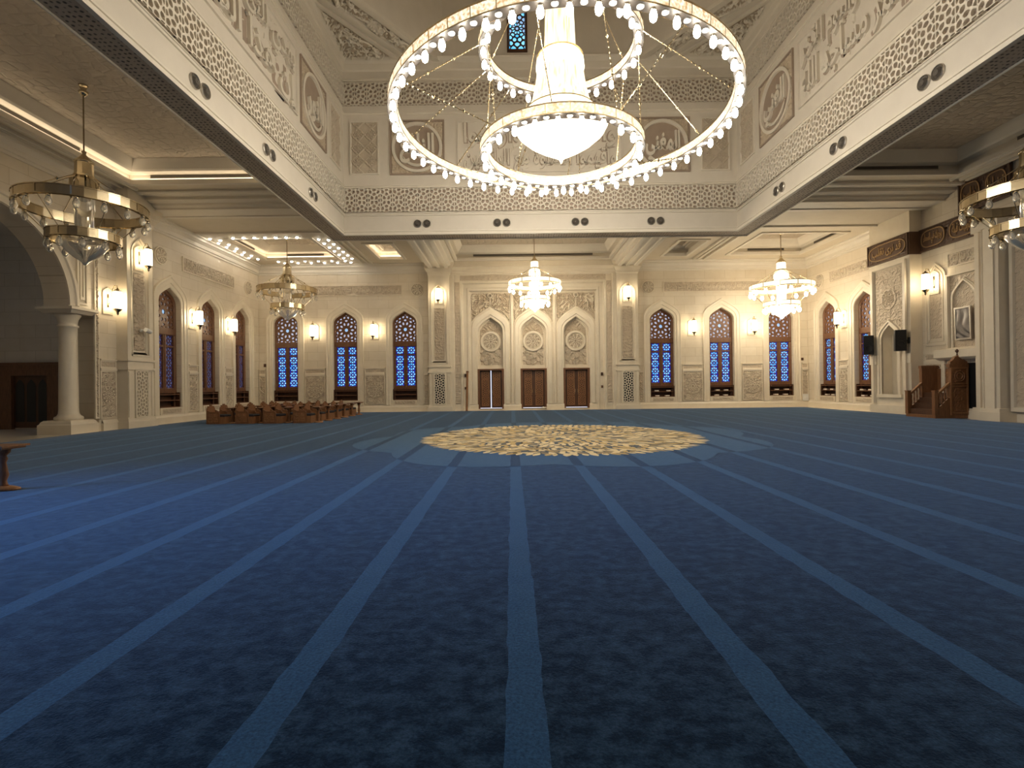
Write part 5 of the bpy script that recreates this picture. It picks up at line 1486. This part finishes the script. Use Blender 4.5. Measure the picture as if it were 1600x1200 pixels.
for sx in (-.66, .66):
    m = MB(); m.box(sx - .07, sx + .07, -1.44, -1.30, .14, 1.06); m.box(sx - .085, sx + .085, -1.455, -1.285, 1.06, 1.10); bal = m.build('balustrade', 'woodP', mp)
    m = MB(); m.loft([[(sx - .05, y, z), (sx + .05, y, z), (sx + .05, y, z + .10), (sx - .05, y, z + .10)] for y, z in ((-1.34, .86), (-.78, 1.34))], True); m.build('hand_rail', 'woodL', bal)
    m = MB(); m.face([(sx + .03, -1.32, .14), (sx + .03, -.78, .14), (sx + .03, -.78, .86), (sx + .03, -1.32, .36)]); m.face([(sx - .03, -1.32, .14), (sx - .03, -.78, .14), (sx - .03, -.78, .86), (sx - .03, -1.32, .36)]); m.loft([[(sx - .03, -1.32, .36), (sx - .03, -.78, .86)], [(sx + .03, -1.32, .36), (sx + .03, -.78, .86)]]); m.build('stringer', 'woodP', bal)
    for i in range(4):
        y = -1.22 + i * .12; zb = .36 + (y + 1.32) * .926
        m = MB(); m.lathe(((.03, 0), (.02, .06), (.032, .18), (.02, .32), (.03, .42), (.02, .47)), 8, (sx, y, zb)); m.build('baluster', 'woodL', bal, True)

# ================================================================== SPEAKERS, CAMERA AND SMALL THINGS
def speaker(x, y, z, rz, bx, by, label):
    root = empty('wall_speaker', (x, y, z), rz)
    m = MB(); m.loft([[(-.22, -.18, q), (.22, -.18, q), (.17, .18, q), (-.17, .18, q)] for q in (-.48, .48)], True)
    for q in (-.48, .48): m.face([(-.22, -.18, q), (.22, -.18, q), (.17, .18, q), (-.17, .18, q)])
    m.build('cabinet', 'black', root)
    m = MB(); m.rect(-.19, .19, -.44, .44, -.186); m.loft([[(q * math.cos(2 * PI * j / 20), yy, -.18 + q * math.sin(2 * PI * j / 20)) for j in range(20)] for q, yy in ((.16, -.187), (.15, -.20), (.06, -.19))], True); m.build('grille', 'black', root)
    m = MB(); d = Matrix.Rotation(-rz, 3, 'Z') @ Vector((bx - x, by - y, 0)); m.tube([(0, 0, 0), tuple(d)], .04, 6); m.box(d.x - .07, d.x + .07, d.y - .07, d.y + .07, -.14, .14); m.build('bracket', 'black', root)
    return tag(root, label, 'speaker')
speaker(18.02, 25.55, 3.4, -.5, 18.37, 25.72, 'black wall speaker on the far edge of the pier, in front of the blue window')
speaker(17.92, 23.35, 3.45, -.35, 18.36, 23.3, 'black wall speaker on the near edge of the pier, beside the blank niche')
l, r = onwall('left', 21.35, 4.1, .47)
o = empty('security_camera', l, r)
m = MB(); m.box(-.05, .05, -.03, .03, -.06, .06); m.tube([(0, -.02, 0), (0, -.16, .03), (.05, -.22, .0)], .028, 8); m.build('mount', 'white', o)
m = MB(); m.tube([(-.10, -.26, .02), (.18, -.26, -.05)], [.09, .09], 14); m.build('housing', 'white', o, False)
m = MB(); m.tube([(.17, -.26, -.05), (.20, -.26, -.057)], [.075, .06], 14); m.build('lens', 'black', o)
tag(o, 'white security camera with a black lens on the left wall pilaster', 'camera')
o = empty('wooden_pole', (-2.85, 31.62, .02))
m = MB(); m.tube([(0, 0, 0), (.05, .22, 2.42)], .065, 8); m.build('shaft', 'woodL', o); m = MB(); m.tube([(.048, .21, 2.40), (.053, .232, 2.5)], .085, 8); m.build('knob', 'wood', o)
tag(o, 'long brown wooden pole leaning upright on the portal, left of the ajar door', 'pole')
def book(x, y, z, rz, label):
    if BK: o = dup(BK[0], (x, y, z), rz)
    else:
        o = empty('book', (x, y, z), rz)
        m = MB(); m.box(-.13, .13, -.09, .09, 0, .012); m.box(-.13, .13, -.09, .09, .075, .087); m.box(-.13, .13, .078, .09, .0, .087); m.build('cover', 'cover', o)
        m = MB(); m.box(-.125, .125, -.092, .078, .012, .075); m.build('pages', 'paper', o); BK.append(o)
    return tag(o, label, 'book', 'books on the shelves under the right-hand windows')
BK = []
def shelf_books(w, s, which):
    for zi, (z, nm) in enumerate(((.775, 'lower'), (1.095, 'middle'))):
        for di, (d, sd) in enumerate(((-.33, 'left'), (.33, 'right'))):
            l, r = onwall(w, s + d + random.uniform(-.08, .08), z, -.16)
            book(*l, r + random.uniform(-.25, .25), f'pale-paged book, {nm} shelf {sd} half, under {which}')
for i, nm in enumerate(('first window right of doors', 'second window right of doors', 'third window right of doors')): shelf_books('far', sorted(wo)[3 + i], nm)
shelf_books('right', -LW[2], 'right-wall window next to corner'); shelf_books('right', -LW[1], 'right-wall window beside pier')
def small_box(w, s, z, wd_, hg, out, mat, name, label, cat):
    l, r = onwall(w, s, z, out); m = MB(); m.box(-wd_ / 2, wd_ / 2, -.05, 0, -hg / 2, hg / 2); m.box(-wd_ / 4, wd_ / 4, -.065, -.05, -hg / 4, hg / 4)
    return tag(m.build(name, mat, None, False, l, r), label, cat)
small_box('far', XC + 17.24, .62, .34, .42, .08, 'white', 'wall_box', 'white service box low on the far wall in the right corner', 'wall box')
small_box('far', XC - 17.1, 3.05, .14, .20, 0, 'woodD', 'call_point', 'small dark red-brown call point on the far wall in the left corner', 'call point')
small_box('far', XC + 17.1, 3.05, .14, .16, 0, 'woodD', 'call_point', 'small dark red-brown call point on the far wall in the right corner', 'call point')
for sg, sd in ((-1, 'left'), (1, 'right')):
    small_box('far', XC + sg * 4.32, 2.25, .14, .2, .14, 'woodD', 'wall_switch', f'upper small brown switch box on the {sd} side of the portal', 'switch')
    small_box('far', XC + sg * 4.32, 1.45, .12, .16, .14, 'woodD', 'wall_switch', f'lower small brown switch box on the {sd} side of the portal', 'switch')
m = MB(); m.hf(14, 8, lambda u, v: (2.0 + (u - .5) * .5 * (1 - .3 * v), 31.95 + (v - .5) * .2, .16 + .07 * abs(math.sin(7 * u + 4 * v)) * math.sin(PI * v) * math.sin(PI * u)))
tag(m.build('crumpled_cloth', 'paper', None, True), 'crumpled white cloth lying at the foot of the middle door', 'cloth')
